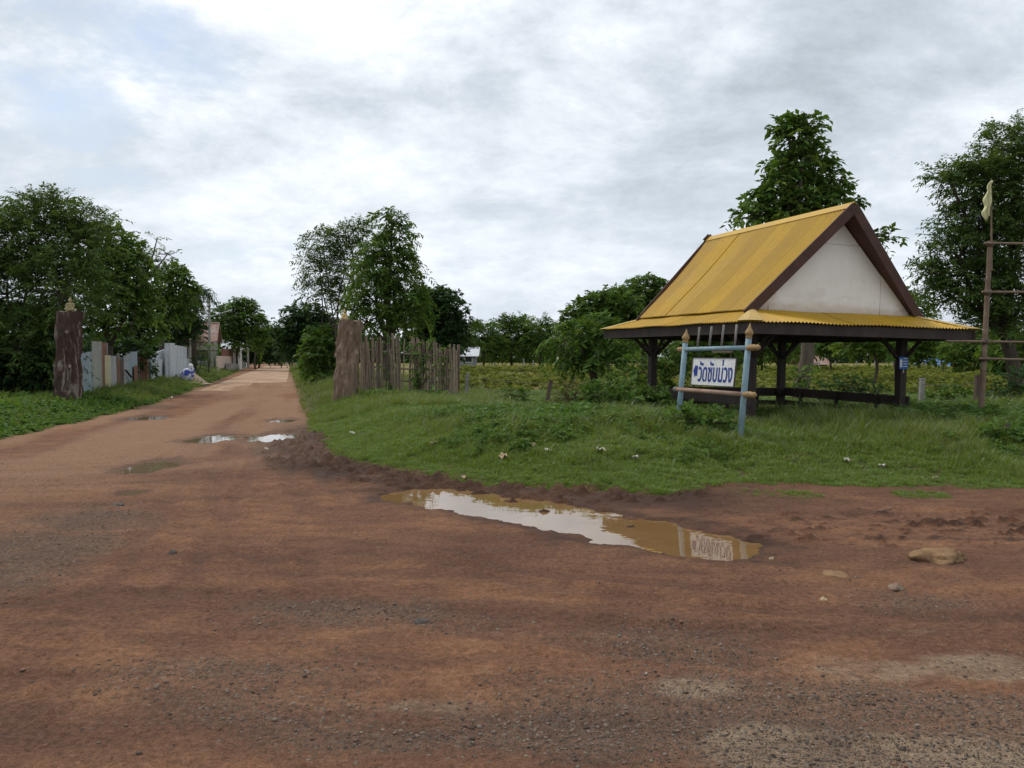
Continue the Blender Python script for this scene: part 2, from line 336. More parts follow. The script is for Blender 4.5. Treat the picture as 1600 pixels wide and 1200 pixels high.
PUD = [(596, 774), (612, 767), (634, 763), (687, 761), (738, 765), (781, 773), (823, 780), (883, 785), (925, 797), (985, 808), (1061, 816), (1108, 829), (1168, 846), (1188, 861), (1160, 873), (1091, 870), (1027, 862), (976, 851), (900, 836), (815, 817), (751, 804), (690, 794), (650, 788), (615, 780)]
pud = [tuple(gp(x, y, -0.02)[:2]) for x, y in PUD]
WATER = -0.035
SMALL = [(237, 727, 40, 11, 0.034), (430, 681, 40, 8, 0.05), (332, 684, 42, 7, 0.036), (228, 652, 34, 4, 0.04), (444, 656, 24, 3, 0.04), (205, 769, 22, 5, 0.022)]
def hole(px, py, rx, ry):
    c = gp(px, py); return c[0], c[1], rx * c[1] / F, (gp(px, py - ry)[1] - gp(px, py + ry)[1]) / 2
SM = [hole(*s[:4]) + (s[4],) for s in SMALL]
ISL = [gp(846, 794), gp(800, 779), gp(742, 767), gp(985, 818)]
RD = np.array([-0.2715, 1.0]); RD = RD / np.linalg.norm(RD)      # direction of the village road
def road_u(x, y):               # distance right of the road's middle
    cx, cy = -9.6, 26.0
    return (x - cx) * RD[1] - (y - cy) * RD[0]

TRK_PX = [[(440, 625), (425, 690), (425, 760), (520, 850), (780, 930), (1200, 975), (1750, 985)], [(395, 630), (335, 710), (250, 800), (110, 930), (-120, 1080)], [(462, 680), (545, 755), (700, 832), (1000, 893), (1400, 918), (1750, 912)],
    [(1190, 812), (1340, 798), (1480, 800), (1750, 806)], [(1195, 842), (1330, 834), (1480, 838), (1750, 848)], [(-200, 1010), (200, 985), (600, 1010), (1100, 1060), (1700, 1090)], [(415, 640), (380, 720), (360, 800), (330, 900), (260, 1060)]]
def _smooth(p):
    p = np.array(p, float); q = np.vstack([2 * p[0] - p[1], p, 2 * p[-1] - p[-2]]); out = []
    for i in range(1, len(q) - 2):
        for t in np.arange(0, 1, 0.25):
            out.append(0.5 * (2 * q[i] + (q[i + 1] - q[i - 1]) * t + (2 * q[i - 1] - 5 * q[i] + 4 * q[i + 1] - q[i + 2]) * t * t + (3 * q[i] - q[i - 1] - 3 * q[i + 1] + q[i + 2]) * t ** 3))
    return np.array(out + [q[-2]])
TRK = [_smooth([gp(*q)[:2] for q in p]) for p in TRK_PX]
def track(x, y):                # tyre marks: pressed furrow, squeezed-up shoulders
    dz = np.zeros_like(x); dk = np.zeros_like(x); sel = (np.abs(x) < 14) & (y > 2.5) & (y < 32)
    if not sel.any(): return dz, dk
    xx, yy = x[sel], y[sel]; a = np.zeros_like(xx); b = np.zeros_like(xx); wob = (fbm(xx * 1.2, yy * 1.2, 101, 2) - 0.5) * 0.16; brk = sstep(0.34, 0.56, fbm(xx * 0.8, yy * 0.8, 103, 3))
    for k, P in enumerate(TRK):
        best = np.full(xx.shape, 1e9); sg = np.zeros_like(xx)
        for i in range(len(P) - 1):
            ex, ey = P[i + 1] - P[i]; t = np.clip(((xx - P[i, 0]) * ex + (yy - P[i, 1]) * ey) / (ex * ex + ey * ey), 0, 1); dx, dy = xx - P[i, 0] - t * ex, yy - P[i, 1] - t * ey; d = dx * dx + dy * dy
            m = d < best; best = np.where(m, d, best); sg = np.where(m, np.sign(ex * dy - ey * dx), sg)
        d = np.sqrt(best) * sg + wob
        for off in ((-0.72, 0.72) if k not in (3, 4) else (0.0,)):
            e = np.abs(d - off); dep = 0.024 if k not in (3, 4) else 0.055
            a += brk * (-dep * np.exp(-(e / 0.085) ** 2) + 0.7 * dep * np.exp(-((e - 0.15) / 0.045) ** 2)); b = np.maximum(b, brk * np.exp(-(e / 0.10) ** 2))
    dz[sel] = a; dk[sel] = b; return dz, dk
def terrain(x, y, full=False):
    x = np.asarray(x, float); y = np.asarray(y, float)
    d = np.hypot(x, y)
    jag = (fbm(x * 1.6, y * 1.6, 5, 3) - 0.5) * 0.55 * sstep(40, 12, d) + (fbm(x * 5, y * 5, 6, 3) - 0.5) * 0.25 * sstep(30, 10, d)
    sr = poly_sd(x, y, POLY_R) + jag; sl = poly_sd(x, y, POLY_L) + jag
    sp = poly_sd(x, y, pud)
    near = sstep(60, 20, d)
    z = 0.44 * sstep(-0.1, 2.4, sr) - 0.17 * sstep(2.8, 6.0, sr) + 0.22 * sstep(0, 2.5, sl)
    soil = sstep(0.35, -0.1, np.maximum(sr, sl))
    und = (fbm(x * 0.35, y * 0.35, 1, 3) - 0.5)
    z = z + und * 0.10 * near * (1 - 0.5 * soil)
    z = z - 0.05 * soil * und * near
    # tyre ruts: along the village road, and along the road the camera stands on
    u = road_u(x, y); v = (x + 9.6) * RD[0] + (y - 26) * RD[1]
    bend = sstep(14, 7.5, y)
    uu = u * (1 - bend) + (y + 0.10 * x + 0.012 * x * x) * bend; vv = v * (1 - bend) + x * bend
    st = fbm(uu * 2.6, vv * 0.16, 11, 4, 0.6) - 0.5
    rut = sstep(0.55, 0.75, fbm(uu * 1.3, vv * 0.07, 31, 2))
    tread = (fbm(x * 9, y * 9, 33, 2) - 0.5)
    fine = fbm(x * 6, y * 6, 21, 4, 0.6) - 0.5
    gr = fbm(x * 22, y * 22, 41, 3, 0.6) - 0.5
    amp = soil * near
    z = z + amp * (0.050 * st - 0.022 * rut + 0.026 * fine + 0.014 * gr * sstep(16, 7, d))
    tz, tk = track(x, y); z = z + tz * soil
    # churned mud beside the puddle and at the grass edge
    mudz = sstep(-1.7, -0.4, sr + 0.8 * (fbm(x * 0.8, y * 0.8, 55, 3) - 0.5)) * sstep(0.45, 0.0, sr) * sstep(-6.5, -4.0, x) * (0.25 + 0.75 * sstep(3.2, 1.2, x)) * sstep(24, 17, y)
    mud2 = np.exp(-((x - 4.4) / 2.0) ** 2 - ((y - 8.0) / 0.75) ** 2)
    clod = np.abs(fbm(x * 3.0, y * 4.8, 51, 5, 0.7) - 0.5) * 2 + 0.75 * (fbm(x * 8, y * 13, 57, 4, 0.7) - 0.5)
    z = z + mudz * (0.22 * clod - 0.03) + mud2 * (0.22 * clod - 0.06) * soil
    mudw = np.clip(np.maximum(mudz, mud2 * 1.1 * sstep(0.2, 0.5, clod)), 0, 1)
    # puddle basins
    z = np.maximum(z, -0.012 + 0.02 * (fbm(x * 4, y * 4, 63, 3) - 0.4))
    rag = (fbm(x * 3.5, y * 3.5, 61, 4, 0.6) - 0.5)
    b = sstep(-0.24, 0.24, sp - 0.05 + rag * 0.42)
    z = z * (1 - b) + (-0.115 + 0.05 * rag) * b
    for i, p in enumerate(ISL):
        q = np.exp(-((x - p[0]) / (0.22, 0.16, 0.13, 0.12)[i]) ** 2 - ((y - p[1]) / (0.10, 0.09, 0.07, 0.06)[i]) ** 2)
        z = z + q * (0.125 + 0.14 * (clod - 0.4))
    wet = sstep(-0.55, 0.05, sp + rag * 0.8)
    shallow = np.zeros_like(z)
    for cx, cy, rx, ry, dep in SM:
        e = np.sqrt(((x - cx) / rx) ** 2 + ((y - cy) / ry) ** 2)
        bb = sstep(1.25, 0.55, e + rag * 0.9)
        z = z * (1 - 0.8 * bb) - dep * bb * (1.15 + rag * 1.2)
        wet = np.maximum(wet, 0.6 * sstep(1.45, 1.0, e + rag * 0.8)); shallow = np.maximum(shallow, bb)
    z = z + 2.0 * sstep(250, 800, d) * 0
    if not full: return z
    wet = np.maximum(wet, np.minimum(1, mudw * 1.7))
    grass = np.clip(np.maximum(sstep(-0.12, 0.22, sr + rag * 0.25), sstep(-0.1, 0.2, sl + rag * 0.25)), 0, 1)
    # stray tufts of turf on the right hand soil
    tuft = sstep(0.56, 0.66, fbm(x * 1.4, y * 2.4, 71, 3)) * sstep(-1.5, -0.2, sr) * sstep(2.5, 3.4, x)
    grass = np.maximum(grass, tuft * 0.9)
    # grey road metal, and pale caliche near the camera
    def blob(px, py, rx, ry):
        c = gp(px, py); rX = rx * c[1] / F; rY = (gp(px, py - ry)[1] - gp(px, min(py + ry, 1300))[1]) / 2
        return np.exp(-((x - c[0]) / rX) ** 2 - ((y - c[1]) / rY) ** 2)
    gn = fbm(x * 0.9, y * 2.2, 81, 4, 0.6); gn2 = fbm(x * 2.3, y * 4.6, 83, 4, 0.6)
    gv = 1.15 * blob(0, 880, 170, 75) + 0.75 * blob(520, 960, 240, 40) + 0.8 * blob(330, 1075, 300, 60) + 0.7 * blob(1050, 1010, 260, 60) + 0.6 * blob(130, 800, 160, 26) \
        + 0.7 * blob(1450, 940, 180, 25) + 1.9 * blob(1560, 1170, 360, 80) + 0.9 * blob(1250, 1120, 200, 50) + 0.55 * blob(900, 1120, 200, 60) + 0.5 * blob(620, 1160, 300, 40)
    gravel = np.clip(sstep(0.26, 0.85, gv * (0.35 + 1.1 * gn) + 0.25 * (gn2 - 0.5)), 0, 1)
    pv = 0.95 * blob(1085, 1080, 75, 16) + 0.8 * blob(1190, 1165, 110, 30) + 0.8 * blob(1350, 1050, 150, 22) + 1.0 * blob(1560, 1045, 130, 25) + 1.1 * blob(1580, 1190, 330, 60) + 0.5 * blob(700, 1110, 150, 30) + 0.45 * blob(1450, 985, 90, 18)
    pale = np.clip(sstep(0.22, 0.62, pv * (0.1 + 1.5 * gn2) + 0.35 * (fbm(x * 9, y * 14, 85, 3, 0.6) - 0.5)), 0, 1)
    dusty = np.clip(sstep(9, 17, y) * sstep(0.35, 0.6, fbm(uu * 0.9, vv * 0.12, 91, 3)) + 0.8 * blob(60, 740, 220, 40), 0, 1) * soil
    dark = np.clip(sstep(0.5, 0.72, fbm(uu * 1.1, vv * 0.13, 93, 4, 0.6)) * 0.7 + 0.55 * tk, 0, 1) * soil
    field = sstep(22, 26, y) * sstep(2.5, 4.5, sr)
    return z, dict(grass=grass, wet=np.clip(wet, 0, 1) * (1 - grass), gravel=gravel * soil, pale=pale * soil, dusty=dusty, dark=dark, field=field, shallow=shallow)
def H(x, y): return float(terrain(np.array([x]), np.array([y]))[0])
def gz(px, py, it=6):           # the ground point seen at a pixel
    z = 0.1
    for _ in range(it):
        p = gp(px, py, z); z = 0.5 * z + 0.5 * H(p[0], p[1])
    return gp(px, py, z)

def axis(dense0, dense1, step, grow, lo, hi):
    a = list(np.arange(dense0, dense1, step)); s = step; v = a[-1]
    while v < hi: s *= grow; v += s; a.append(v)
    s = step; v = a[0]; pre = []
    while v > lo: s *= grow; v -= s; pre.append(v)
    return np.array(pre[::-1] + a)

def soil_mat():
    n = NT('ground_soil'); P = n.geo.outputs['Position']
    g, wet, gv, pale, du, dk, fd = [n.attr(k) for k in ('grass', 'wet', 'gravel', 'pale', 'dusty', 'dark', 'field')]
    n1 = n.noise(0.8, 8, 0.68, vec=P, dist=0.6); n2 = n.noise(3.2, 9, 0.72, vec=P, stretch=(0.55, 1.3, 1), dist=0.5); n3 = n.noise(26, 5, 0.7, vec=P); n4 = n.noise(110, 3, 0.7, vec=P)
    col = n.mix(n.ramp(n1, [(0.35, 0.0), (0.65, 1.0)]), (0.215, 0.104, 0.063), (0.345, 0.176, 0.095))
    col = n.mix(n.ramp(n2, [(0.42, 0.0), (0.66, 0.8)]), col, (0.150, 0.078, 0.052))
    col = n.mix(n.math('MULTIPLY', dk, 0.65), col, (0.125, 0.068, 0.050))
    col = n.mix(n.math('MULTIPLY', du, 0.7), col, (0.34, 0.205, 0.128))
    # road metal: small grey stones showing through the soil
    vd = n.voro(34, vec=P); vc = n.voro(34, out='Color', vec=P); sv = n.N.new('ShaderNodeSeparateColor'); n.L.new(vc, sv.inputs[0])
    vd2 = n.voro(75, vec=P); vc2 = n.voro(75, out='Color', vec=P); sv2 = n.N.new('ShaderNodeSeparateColor'); n.L.new(vc2, sv2.inputs[0])
    stone = n.ramp(sv.outputs[0], [(0.0, (0.08, 0.066, 0.054)), (0.55, (0.18, 0.142, 0.112)), (1.0, (0.30, 0.245, 0.195))])
    show = n.math('MULTIPLY', n.math('LESS_THAN', vd, 0.36), n.math('LESS_THAN', sv.outputs[1], n.math('MULTIPLY', gv, 0.85)))
    show2 = n.math('MULTIPLY', n.math('LESS_THAN', vd2, 0.34), n.math('LESS_THAN', sv2.outputs[1], n.math('ADD', n.math('MULTIPLY', gv, 0.8), 0.05)))
    col = n.mix(n.math('MULTIPLY', gv, 0.45), col, (0.165, 0.122, 0.092))
    col = n.mix(n.math('MULTIPLY', pale, n.ramp(n2, [(0.32, 0.95), (0.62, 0.30)])), col, (0.37, 0.275, 0.185))
    col = n.mix(show2, col, n.ramp(sv2.outputs[2], [(0.0, (0.08, 0.06, 0.05)), (1.0, (0.27, 0.21, 0.16))]))
    col = n.mix(show, col, stone)
    col = n.mix(0.75, col, n.mix(1.0, col, n.ramp(n3, [(0.28, 0.42), (0.72, 1.5)]), 'MULTIPLY'))
    col = n.mix(0.7, col, n.mix(1.0, col, n.ramp(n4, [(0.28, 0.42), (0.72, 1.5)]), 'MULTIPLY'))
    col = n.mix(n.math('MULTIPLY', wet, 0.92), col, n.mix(1.0, col, (0.33, 0.30, 0.29), 'MULTIPLY'))
    turf = n.mix(n.ramp(n.noise(1.7, 5, 0.6, vec=P), [(0.35, 0.0), (0.65, 1.0)]), (0.060, 0.080, 0.022), (0.125, 0.105, 0.045))
    turf = n.mix(fd, turf, n.mix(n.ramp(n.noise(0.35, 5, 0.6, vec=P), [(0.38, 0.0), (0.66, 1.0)]), (0.145, 0.150, 0.042), (0.215, 0.145, 0.062)))
    turf = n.mix(0.6, turf, n.mix(1.0, turf, n.ramp(n3, [(0.25, 0.5), (0.75, 1.5)]), 'MULTIPLY'))
    col = n.mix(g, col, turf)
    hgt = n.math('ADD', n.math('MULTIPLY', n3, 0.9), n.math('MULTIPLY', n4, 0.35))
    hgt = n.math('ADD', hgt, n.math('MULTIPLY', n.math('ADD', n.math('MULTIPLY', show, n.math('SUBTRACT', 0.4, vd)), n.math('MULTIPLY', show2, n.math('SUBTRACT', 0.38, vd2))), 1.3))
    rough = n.math('SUBTRACT', 0.92, n.math('MULTIPLY', wet, n.ramp(n3, [(0.35, 0.40), (0.65, 0.12)])))
    return n.pbr(col, rough, n.bump(hgt, 0.045, 1.0), n.math('ADD', 0.10, n.math('MULTIPLY', wet, 0.05)))
M['soil'] = soil_mat()

def make_ground():
    xs = axis(-6.5, 6.5, 0.042, 1.035, -900, 900); ys = axis(3.0, 11.5, 0.032, 1.018, -4, 900)
    X, Y = np.meshgrid(xs, ys); z, A = terrain(X.ravel(), Y.ravel(), True)
    nx, ny = len(xs), len(ys); i = np.arange(nx * ny).reshape(ny, nx)
    Q = np.stack([i[:-1, :-1], i[:-1, 1:], i[1:, 1:], i[1:, :-1]], -1).reshape(-1, 4)
    me = np_mesh('ground', np.stack([X.ravel(), Y.ravel(), z], 1), Q, True, A)
    link('ground', me, M['soil'], kind='structure')
make_ground()

def water_mat(name, brown):
    n = NT(name); P = n.geo.outputs['Position']
    w = n.noise(1.3, 3, 0.5, vec=P)
    col = n.mix(n.ramp(w, [(0.3, 0.0), (0.7, 1.0)]), brown, tuple(c * 1.25 for c in brown))
    return n.pbr(col, 0.02, n.bump(n.noise(5, 2, 0.5, vec=P), 0.0012), 0.5, 0.0, IOR=1.55)
M['water'] = water_mat('muddy_water', (0.185, 0.105, 0.042)); M['water2'] = water_mat('shallow_water', (0.16, 0.115, 0.07))
def sheet(name, pts, z, mat):
    mb = MB(); mb.add([(p[0], p[1], z) for p in pts], [tuple(range(len(pts)))]); return link(name, mb, mat, kind='structure')
big = [(-3.2, 8.6), (2.9, 5.4), (3.3, 7.9), (0.8, 10.3), (-3.0, 11.4)]
sheet('puddle', big, WATER, M['water'])
for k, (cx, cy, rx, ry, dep) in enumerate(SM):
    sheet('puddle', [(cx + 1.2 * rx * math.cos(t * 0.3142), cy + 1.2 * ry * math.sin(t * 0.3142)) for t in range(20)], -dep * 0.72, M['water2'])

# concrete slabs of the village road, each one its own piece
def make_road():
    n = NT('dusty_concrete'); P = n.geo.outputs['Position']
    a = n.noise(0.5, 6, 0.65, vec=P); b = n.noise(6, 6, 0.7, vec=P)
    col = n.mix(n.ramp(a, [(0.42, 0.0), (0.58, 1.0)]), (0.40, 0.275, 0.185), (0.32, 0.19, 0.11))
    col = n.mix(0.6, col, n.mix(1.0, col, n.ramp(b, [(0.25, 0.65), (0.75, 1.3)]), 'MULTIPLY'))
    mat = n.pbr(col, 0.92, n.bump(b, 0.01))
    root = empty('road', (0, 0, 0), kind='structure')
    rng = random.Random(4); v = 9.0
    while v < 150:
        L = 5.9
        for side in (0, 1):
            mb = MB(); nn = 9; w = 2.05; pts = []
            u0 = -2.0 + side * (w + 0.02)
            ring = [(u0, 0), (u0 + w, 0), (u0 + w, L), (u0, L)]
            edge = []
            for k in range(4):
                p, q = ring[k], ring[(k + 1) % 4]
                for t in range(nn): edge.append((p[0] + (q[0] - p[0]) * t / nn + rng.uniform(-.03, .03), p[1] + (q[1] - p[1]) * t / nn + rng.uniform(-.02, .02)))
            top = []
            for (uu, vv) in edge:
                x = -9.6 + RD[1] * uu + RD[0] * (v + vv); y = 26 - RD[0] * uu + RD[1] * (v + vv); pts.append((x, y))
            zt = float(np.mean([H(*p) for p in pts[::4]])) + 0.004 + rng.uniform(0, 0.012) + 0.012 * min(1, (v - 9) / 30) - (0.016 if v < 21 else 0)
            m = len(pts); mb.add([(x, y, zt) for x, y in pts] + [(x, y, zt - 0.15) for x, y in pts], [tuple(range(m))] + [(i, m + i, m + (i + 1) % m, (i + 1) % m) for i in range(m)])
            link('concrete_slab', mb, mat, root)
        v += L + 0.03
make_road()

# ------------------------------------------------------------------ the open pavilion with the yellow roof
def corrugated(quad_fn, u0, u1, pitch, amp, nrow=3, seg=6):
    """grid mesh: quad_fn(u, v) -> point, normal; u in metres across, v 0..1 down the slope"""
    n = max(2, int(round((u1 - u0) / pitch * seg))); V = []; Fq = []
    for i in range(n + 1):
        u = u0 + (u1 - u0) * i / n; o = amp * math.sin(2 * math.pi * u / pitch)
        for j in range(nrow + 1):
            p, nn = quad_fn(u, j / nrow); V.append(p + nn * o)
    for i in range(n):
        for j in range(nrow):
            a = i * (nrow + 1) + j; Fq.append((a, a + nrow + 1, a + nrow + 2, a + 1))
    mb = MB(); mb.add(V, Fq); return mb

def make_pavilion():
    cx, cy, yaw = 5.029, 15.965, 0.333
    a, b, A, B, he, ua, ub, hu, hr, rb = 1.621, 1.712, 2.398, 2.685, 2.23, 1.829, 1.871, 2.486, 4.318, 2.201
    k_ = 1.10; cx, cy = cx * k_, cy * k_; a, b, A, B, ua, ub, rb = [v * k_ for v in (a, b, A, B, ua, ub, rb)]; he, hu, hr = [HC + (v - HC) * k_ for v in (he, hu, hr)]
    zb = 0.20
    root = empty('open_pavilion', label='open timber pavilion with steep yellow corrugated roof and white gable', cat='pavilion')
    root.matrix_world = Matrix.Translation((cx, cy, zb)) @ Matrix.Rotation(0.018, 4, 'Y') @ Matrix.Rotation(yaw, 4, 'Z')
    he, hu, hr = he - zb, hu - zb, hr - zb
    rng = random.Random(11)
    # posts, diagonal braces, plate beams
    for sx in (-1, 1):
        for sy in (-1, 1):
            p = MB().box((sx * a, sy * b, he / 2 - 0.1), (0.15, 0.15, he + 0.2)); po = link('post', p, M['wood_dark'], root)
            for dx, dy in ((sx, 0), (-sx, 0), (0, sy), (0, -sy)):
                q = MB(); q.beam((sx * a + dx * 0.05, sy * b + dy * 0.05, he - 0.62), (sx * a + dx * 0.52, sy * b + dy * 0.52, he - 0.17), 0.045, 0.06)
                link('brace', q, M['wood_dark'], root)
    for sx in (-1, 1): link('plate_beam', MB().box((sx * a, 0, he - 0.10), (0.10, 2 * B - 0.2, 0.16)), M['wood_dark'], root)
    for sy in (-1, 1): link('plate_beam', MB().box((0, sy * b, he - 0.11), (2 * A - 0.2, 0.10, 0.16)), M['wood_dark'], root)
    link('ceiling_board', MB().box((0, 0, he - 0.005), (2 * A - 0.25, 2 * B - 0.25, 0.012)), M['wood_dark'], root)
    # fascia boards under the lower eaves
    for sx in (-1, 1): link('fascia', MB().box((sx * (A - 0.09), 0, he - 0.115), (0.035, 2 * B - 0.11, 0.19)), M['wood_dark'], root)
    for sy in (-1, 1): link('fascia', MB().box((0, sy * (B - 0.09), he - 0.115), (2 * A - 0.22, 0.035, 0.19)), M['wood_dark'], root)
    # lower skirt roof on four sides, in overlapping sheets
    wa, wb, hs = ua - 0.10, ub - 0.02, hu - 0.025
    def skirt(side, half_b, half_t, run_b, run_t):
        def fn(u, v):
            v0 = max(0.0, (abs(u) - half_t) / (half_b - half_t)); t = v0 + (1 - v0) * v
            d = run_t + (run_b - run_t) * t; z = hs + (he - hs) * t
            sag = -0.012 * math.sin(math.pi * t) + 0.006 * math.sin(u * 3.1 + side)
            p = {0: (u, -d), 1: (d, u), 2: (-u, d), 3: (-d, -u)}[side]
            nrm = Vector(({0: 0, 1: 1, 2: 0, 3: -1}[side] * 0.35, {0: -1, 1: 0, 2: 1, 3: 0}[side] * 0.35, 0.93))
            return Vector((p[0], p[1], z + sag)), nrm
        n = int(round(2 * half_b / 0.72)); w = 2 * half_b / n
        for k in range(n):
            off = 0.004 * (k % 2)
            mb = corrugated(lambda u, v: (fn(max(-half_b, min(half_b, u)), v)[0] + Vector((0, 0, off)), fn(u, v)[1]), -half_b + k * w, -half_b + (k + 1) * w + (0.03 if k < n - 1 else 0), 0.08, 0.014, 2)
            link('skirt_roof_sheet', mb, M['roof2' if rng.random() < 0.5 else 'roof'], root, True)
    skirt(0, A, wa, B, wb); skirt(2, A, wa, B, wb); skirt(1, B, wb, A, wa); skirt(3, B, wb, A, wa)
    for sx in (-1, 1):
        for sy in (-1, 1):
            # hip flashing folded over the corner
            t0 = Vector((sx * (wa - 0.02), sy * (wb - 0.02), hs + 0.035)); t1 = Vector((sx * (A + 0.005), sy * (B + 0.005), he + 0.016))
            w0, w1 = 0.07, 0.30
            l0 = t0 + Vector((0, -sy * w0, -0.012)); r0 = t0 + Vector((-sx * w0, 0, -0.012)); l1 = t1 + Vector((0.008 * sx, -sy * w1, 0.0)); r1 = t1 + Vector((-sx * w1, 0.008 * sy, 0.0))
            mb = MB(); mb.add([t0, t1, l1, l0, r1, r0], [(0, 1, 2, 3), (0, 5, 4, 1)]); o = link('hip_flashing', mb, M['hipcap'], root)
            md = o.modifiers.new('thick', 'SOLIDIFY'); md.thickness = 0.006
    # upper roof: two steep slopes
    for sx in (-1, 1):
        L = math.hypot(ua, hr - hu); nrm = Vector((sx * (hr - hu), 0, ua)).normalized()
        def fn(u, v):
            h0 = rb + (ub - rb) * v; s = u / rb
            z = hr + (hu - 0.02 - hr) * v; x = sx * (0.0 + (ua + 0.03) * v)
            bow = -0.045 * math.sin(math.pi * v)
            return Vector((x, s * h0 * (-sx), z)) + nrm * bow, nrm
        n = 7; w = 2 * rb / n
        for k in range(n):
            mb = corrugated(lambda u, v: (fn(u, v)[0] + nrm * (0.005 * (k % 2)), nrm), -rb + k * w, -rb + (k + 1) * w + (0.02 if k < n - 1 else 0), 0.085, 0.018, 6)
            link('upper_roof_sheet', mb, M['roof' if rng.random() < 0.7 else 'roof2'], root, True)
    for sx in (-1, 1):
        nn = Vector((sx * (hr - hu), 0, ua)).normalized() * -0.035
        link('soffit', MB().add([Vector((0, -rb, hr - .04)) + nn, Vector((0, rb, hr - .04)) + nn, Vector((sx * ua, ub, hu - .03)) + nn * 2.2, Vector((sx * ua, -ub, hu - .03)) + nn * 2.2], [(0, 1, 2, 3)]), M['wood_brown'], root)
    cap = MB()
    for sx in (-1, 1):
        d = Vector((sx * ua, 0, hu - hr)).normalized() * 0.17
        cap.add([(0, -rb - 0.02, hr + 0.03), (0, rb + 0.02, hr + 0.03), (d.x, rb + 0.02, hr + 0.03 + d.z), (d.x, -rb - 0.02, hr + 0.03 + d.z)], [(0, 1, 2, 3) if sx < 0 else (3, 2, 1, 0)])
    o = link('ridge_cap', cap, M['roof'], root); o.modifiers.new('thick', 'SOLIDIFY').thickness = 0.006
    # barge boards, gable boards
    for sy in (-1, 1):
        for sx in (-1, 1):
            up = 0.02 if sy < 0 else 0.14
            dv = (Vector((sx * (ua + 0.03), sy * (ub + 0.03), hu - 0.02)) - Vector((0, sy * (rb + 0.02), hr + 0.0)))
            p0 = Vector((0, sy * (rb + 0.02), hr + 0.0)) - dv.normalized() * up + Vector((0, 0, -0.075)); p1 = p0 + dv.normalized() * (dv.length + up + 0.04)
            mb = MB(); mb.beam(p0, p1, 0.03, 0.19, up=(sx * (hr - hu), 0, ua)); bo = link('barge_board', mb, M['wood_brown'], root)
            bo.location.y = 0.0015 * sx
        yg = sy * (ub - 0.10); g = empty('gable', (0, yg, hu - 0.05)); g.parent = root
        hh = hr - hu - 0.08; ww = ua - 0.08
        def tri(name, pts):
            mb = MB(); k = len(pts)
            mb.add([(x, -0.006, z) for x, z in pts] + [(x, 0.006, z) for x, z in pts], [tuple(range(k)), tuple(range(2 * k - 1, k - 1, -1))] + [(i + k, (i + 1) % k + k, (i + 1) % k, i)[::-1] for i in range(k)])
            link(name, mb, M['gable'], g)
        zs = hh * 0.70; xs = ww * (1 - zs / hh); xr = 1.12; zr = hh * (1 - xr / ww); gp_ = 0.006
        tri('gable_panel', [(-xs + .01, zs + gp_), (xs - .01, zs + gp_), (0, hh)])
        tri('gable_panel', [(-ww, 0), (xr - gp_, 0), (xr - gp_, zr), (xs, zs), (-xs, zs)])
        tri('gable_panel', [(xr + gp_, 0), (ww, 0), (xr + gp_, zr)])
        link('gable_backing', MB().add([(-ww + .03, 0.02, 0.01), (ww - .03, 0.02, 0.01), (0, 0.02, hh - .03), (-ww + .03, 0.03, 0.01), (ww - .03, 0.03, 0.01), (0, 0.03, hh - .03)], [(0, 1, 2), (5, 4, 3), (0, 3, 4, 1), (1, 4, 5, 2), (2, 5, 3, 0)]), M['wood_dark'], g)
        link('gable_tie_beam', MB().box((0, 0.012, -0.055), (2 * ww + 0.1, 0.06, 0.09)), M['wood_brown'], g)
    sp = MB(); q = Vector((-ua + 0.42, -ub - 0.02, hu - 0.02)); sp.add([q + Vector((-0.025, 0, 0)), q + Vector((0.03, 0, 0)), q + Vector((0.015, 0.02, 0.13)), q + Vector((0.0, 0.03, 0))], [(0, 1, 2), (1, 3, 2), (3, 0, 2), (2, 1, 0)[::-1]][:3])
    link('eave_spike', sp, M['rust_pipe'], root)
    # benches round three sides: back rest boards, seat planks, short legs
    for s, (p, q, inn) in enumerate([((-a, -b), (-a, b), (1, 0)), ((-a, b), (a, b), (0, -1)), ((a, b), (a, -b), (-1, 0))]):
        p, q, inn = Vector((*p, 0)), Vector((*q, 0)), Vector((*inn, 0)); d = (q - p).normalized()
        be = empty('bench', (0, 0, 0)); be.parent = root
        out = -inn * 0.10
        for z, hgt in ((0.66, 0.20), (0.40, 0.11)):
            link('backrest_board', MB().beam(p + out * (1.0 if s != 1 else 1.35) + Vector((0, 0, z)) - d * 0.14, q + out * (1.0 if s != 1 else 1.35) + Vector((0, 0, z - 0.02)) + d * 0.14, 0.035, hgt), M['wood_dark'], be)
        for k in range(2):
            off = inn * (0.16 + 0.17 * k)
            link('seat_plank', MB().beam(p + off + Vector((0, 0, 0.215 + .003 * s)) + d * 0.09, q + off + Vector((0, 0, 0.205 + .003 * s)) - d * 0.09, 0.155, 0.032), M['wood_dark'], be)
        for t in (0.18, 0.5, 0.82):
            c = p + (q - p) * t + inn * 0.25; link('bench_leg', MB().box((c.x, c.y, 0.08), (0.09, 0.09, 0.23)), M['wood_dark'], be)
            c2 = p + (q - p) * t + out * 0.55; link('bench_upright', MB().box((c2.x, c2.y, 0.33), (0.06, 0.06, 0.72)), M['wood_dark'], be)
    return root
PAV = make_pavilion()

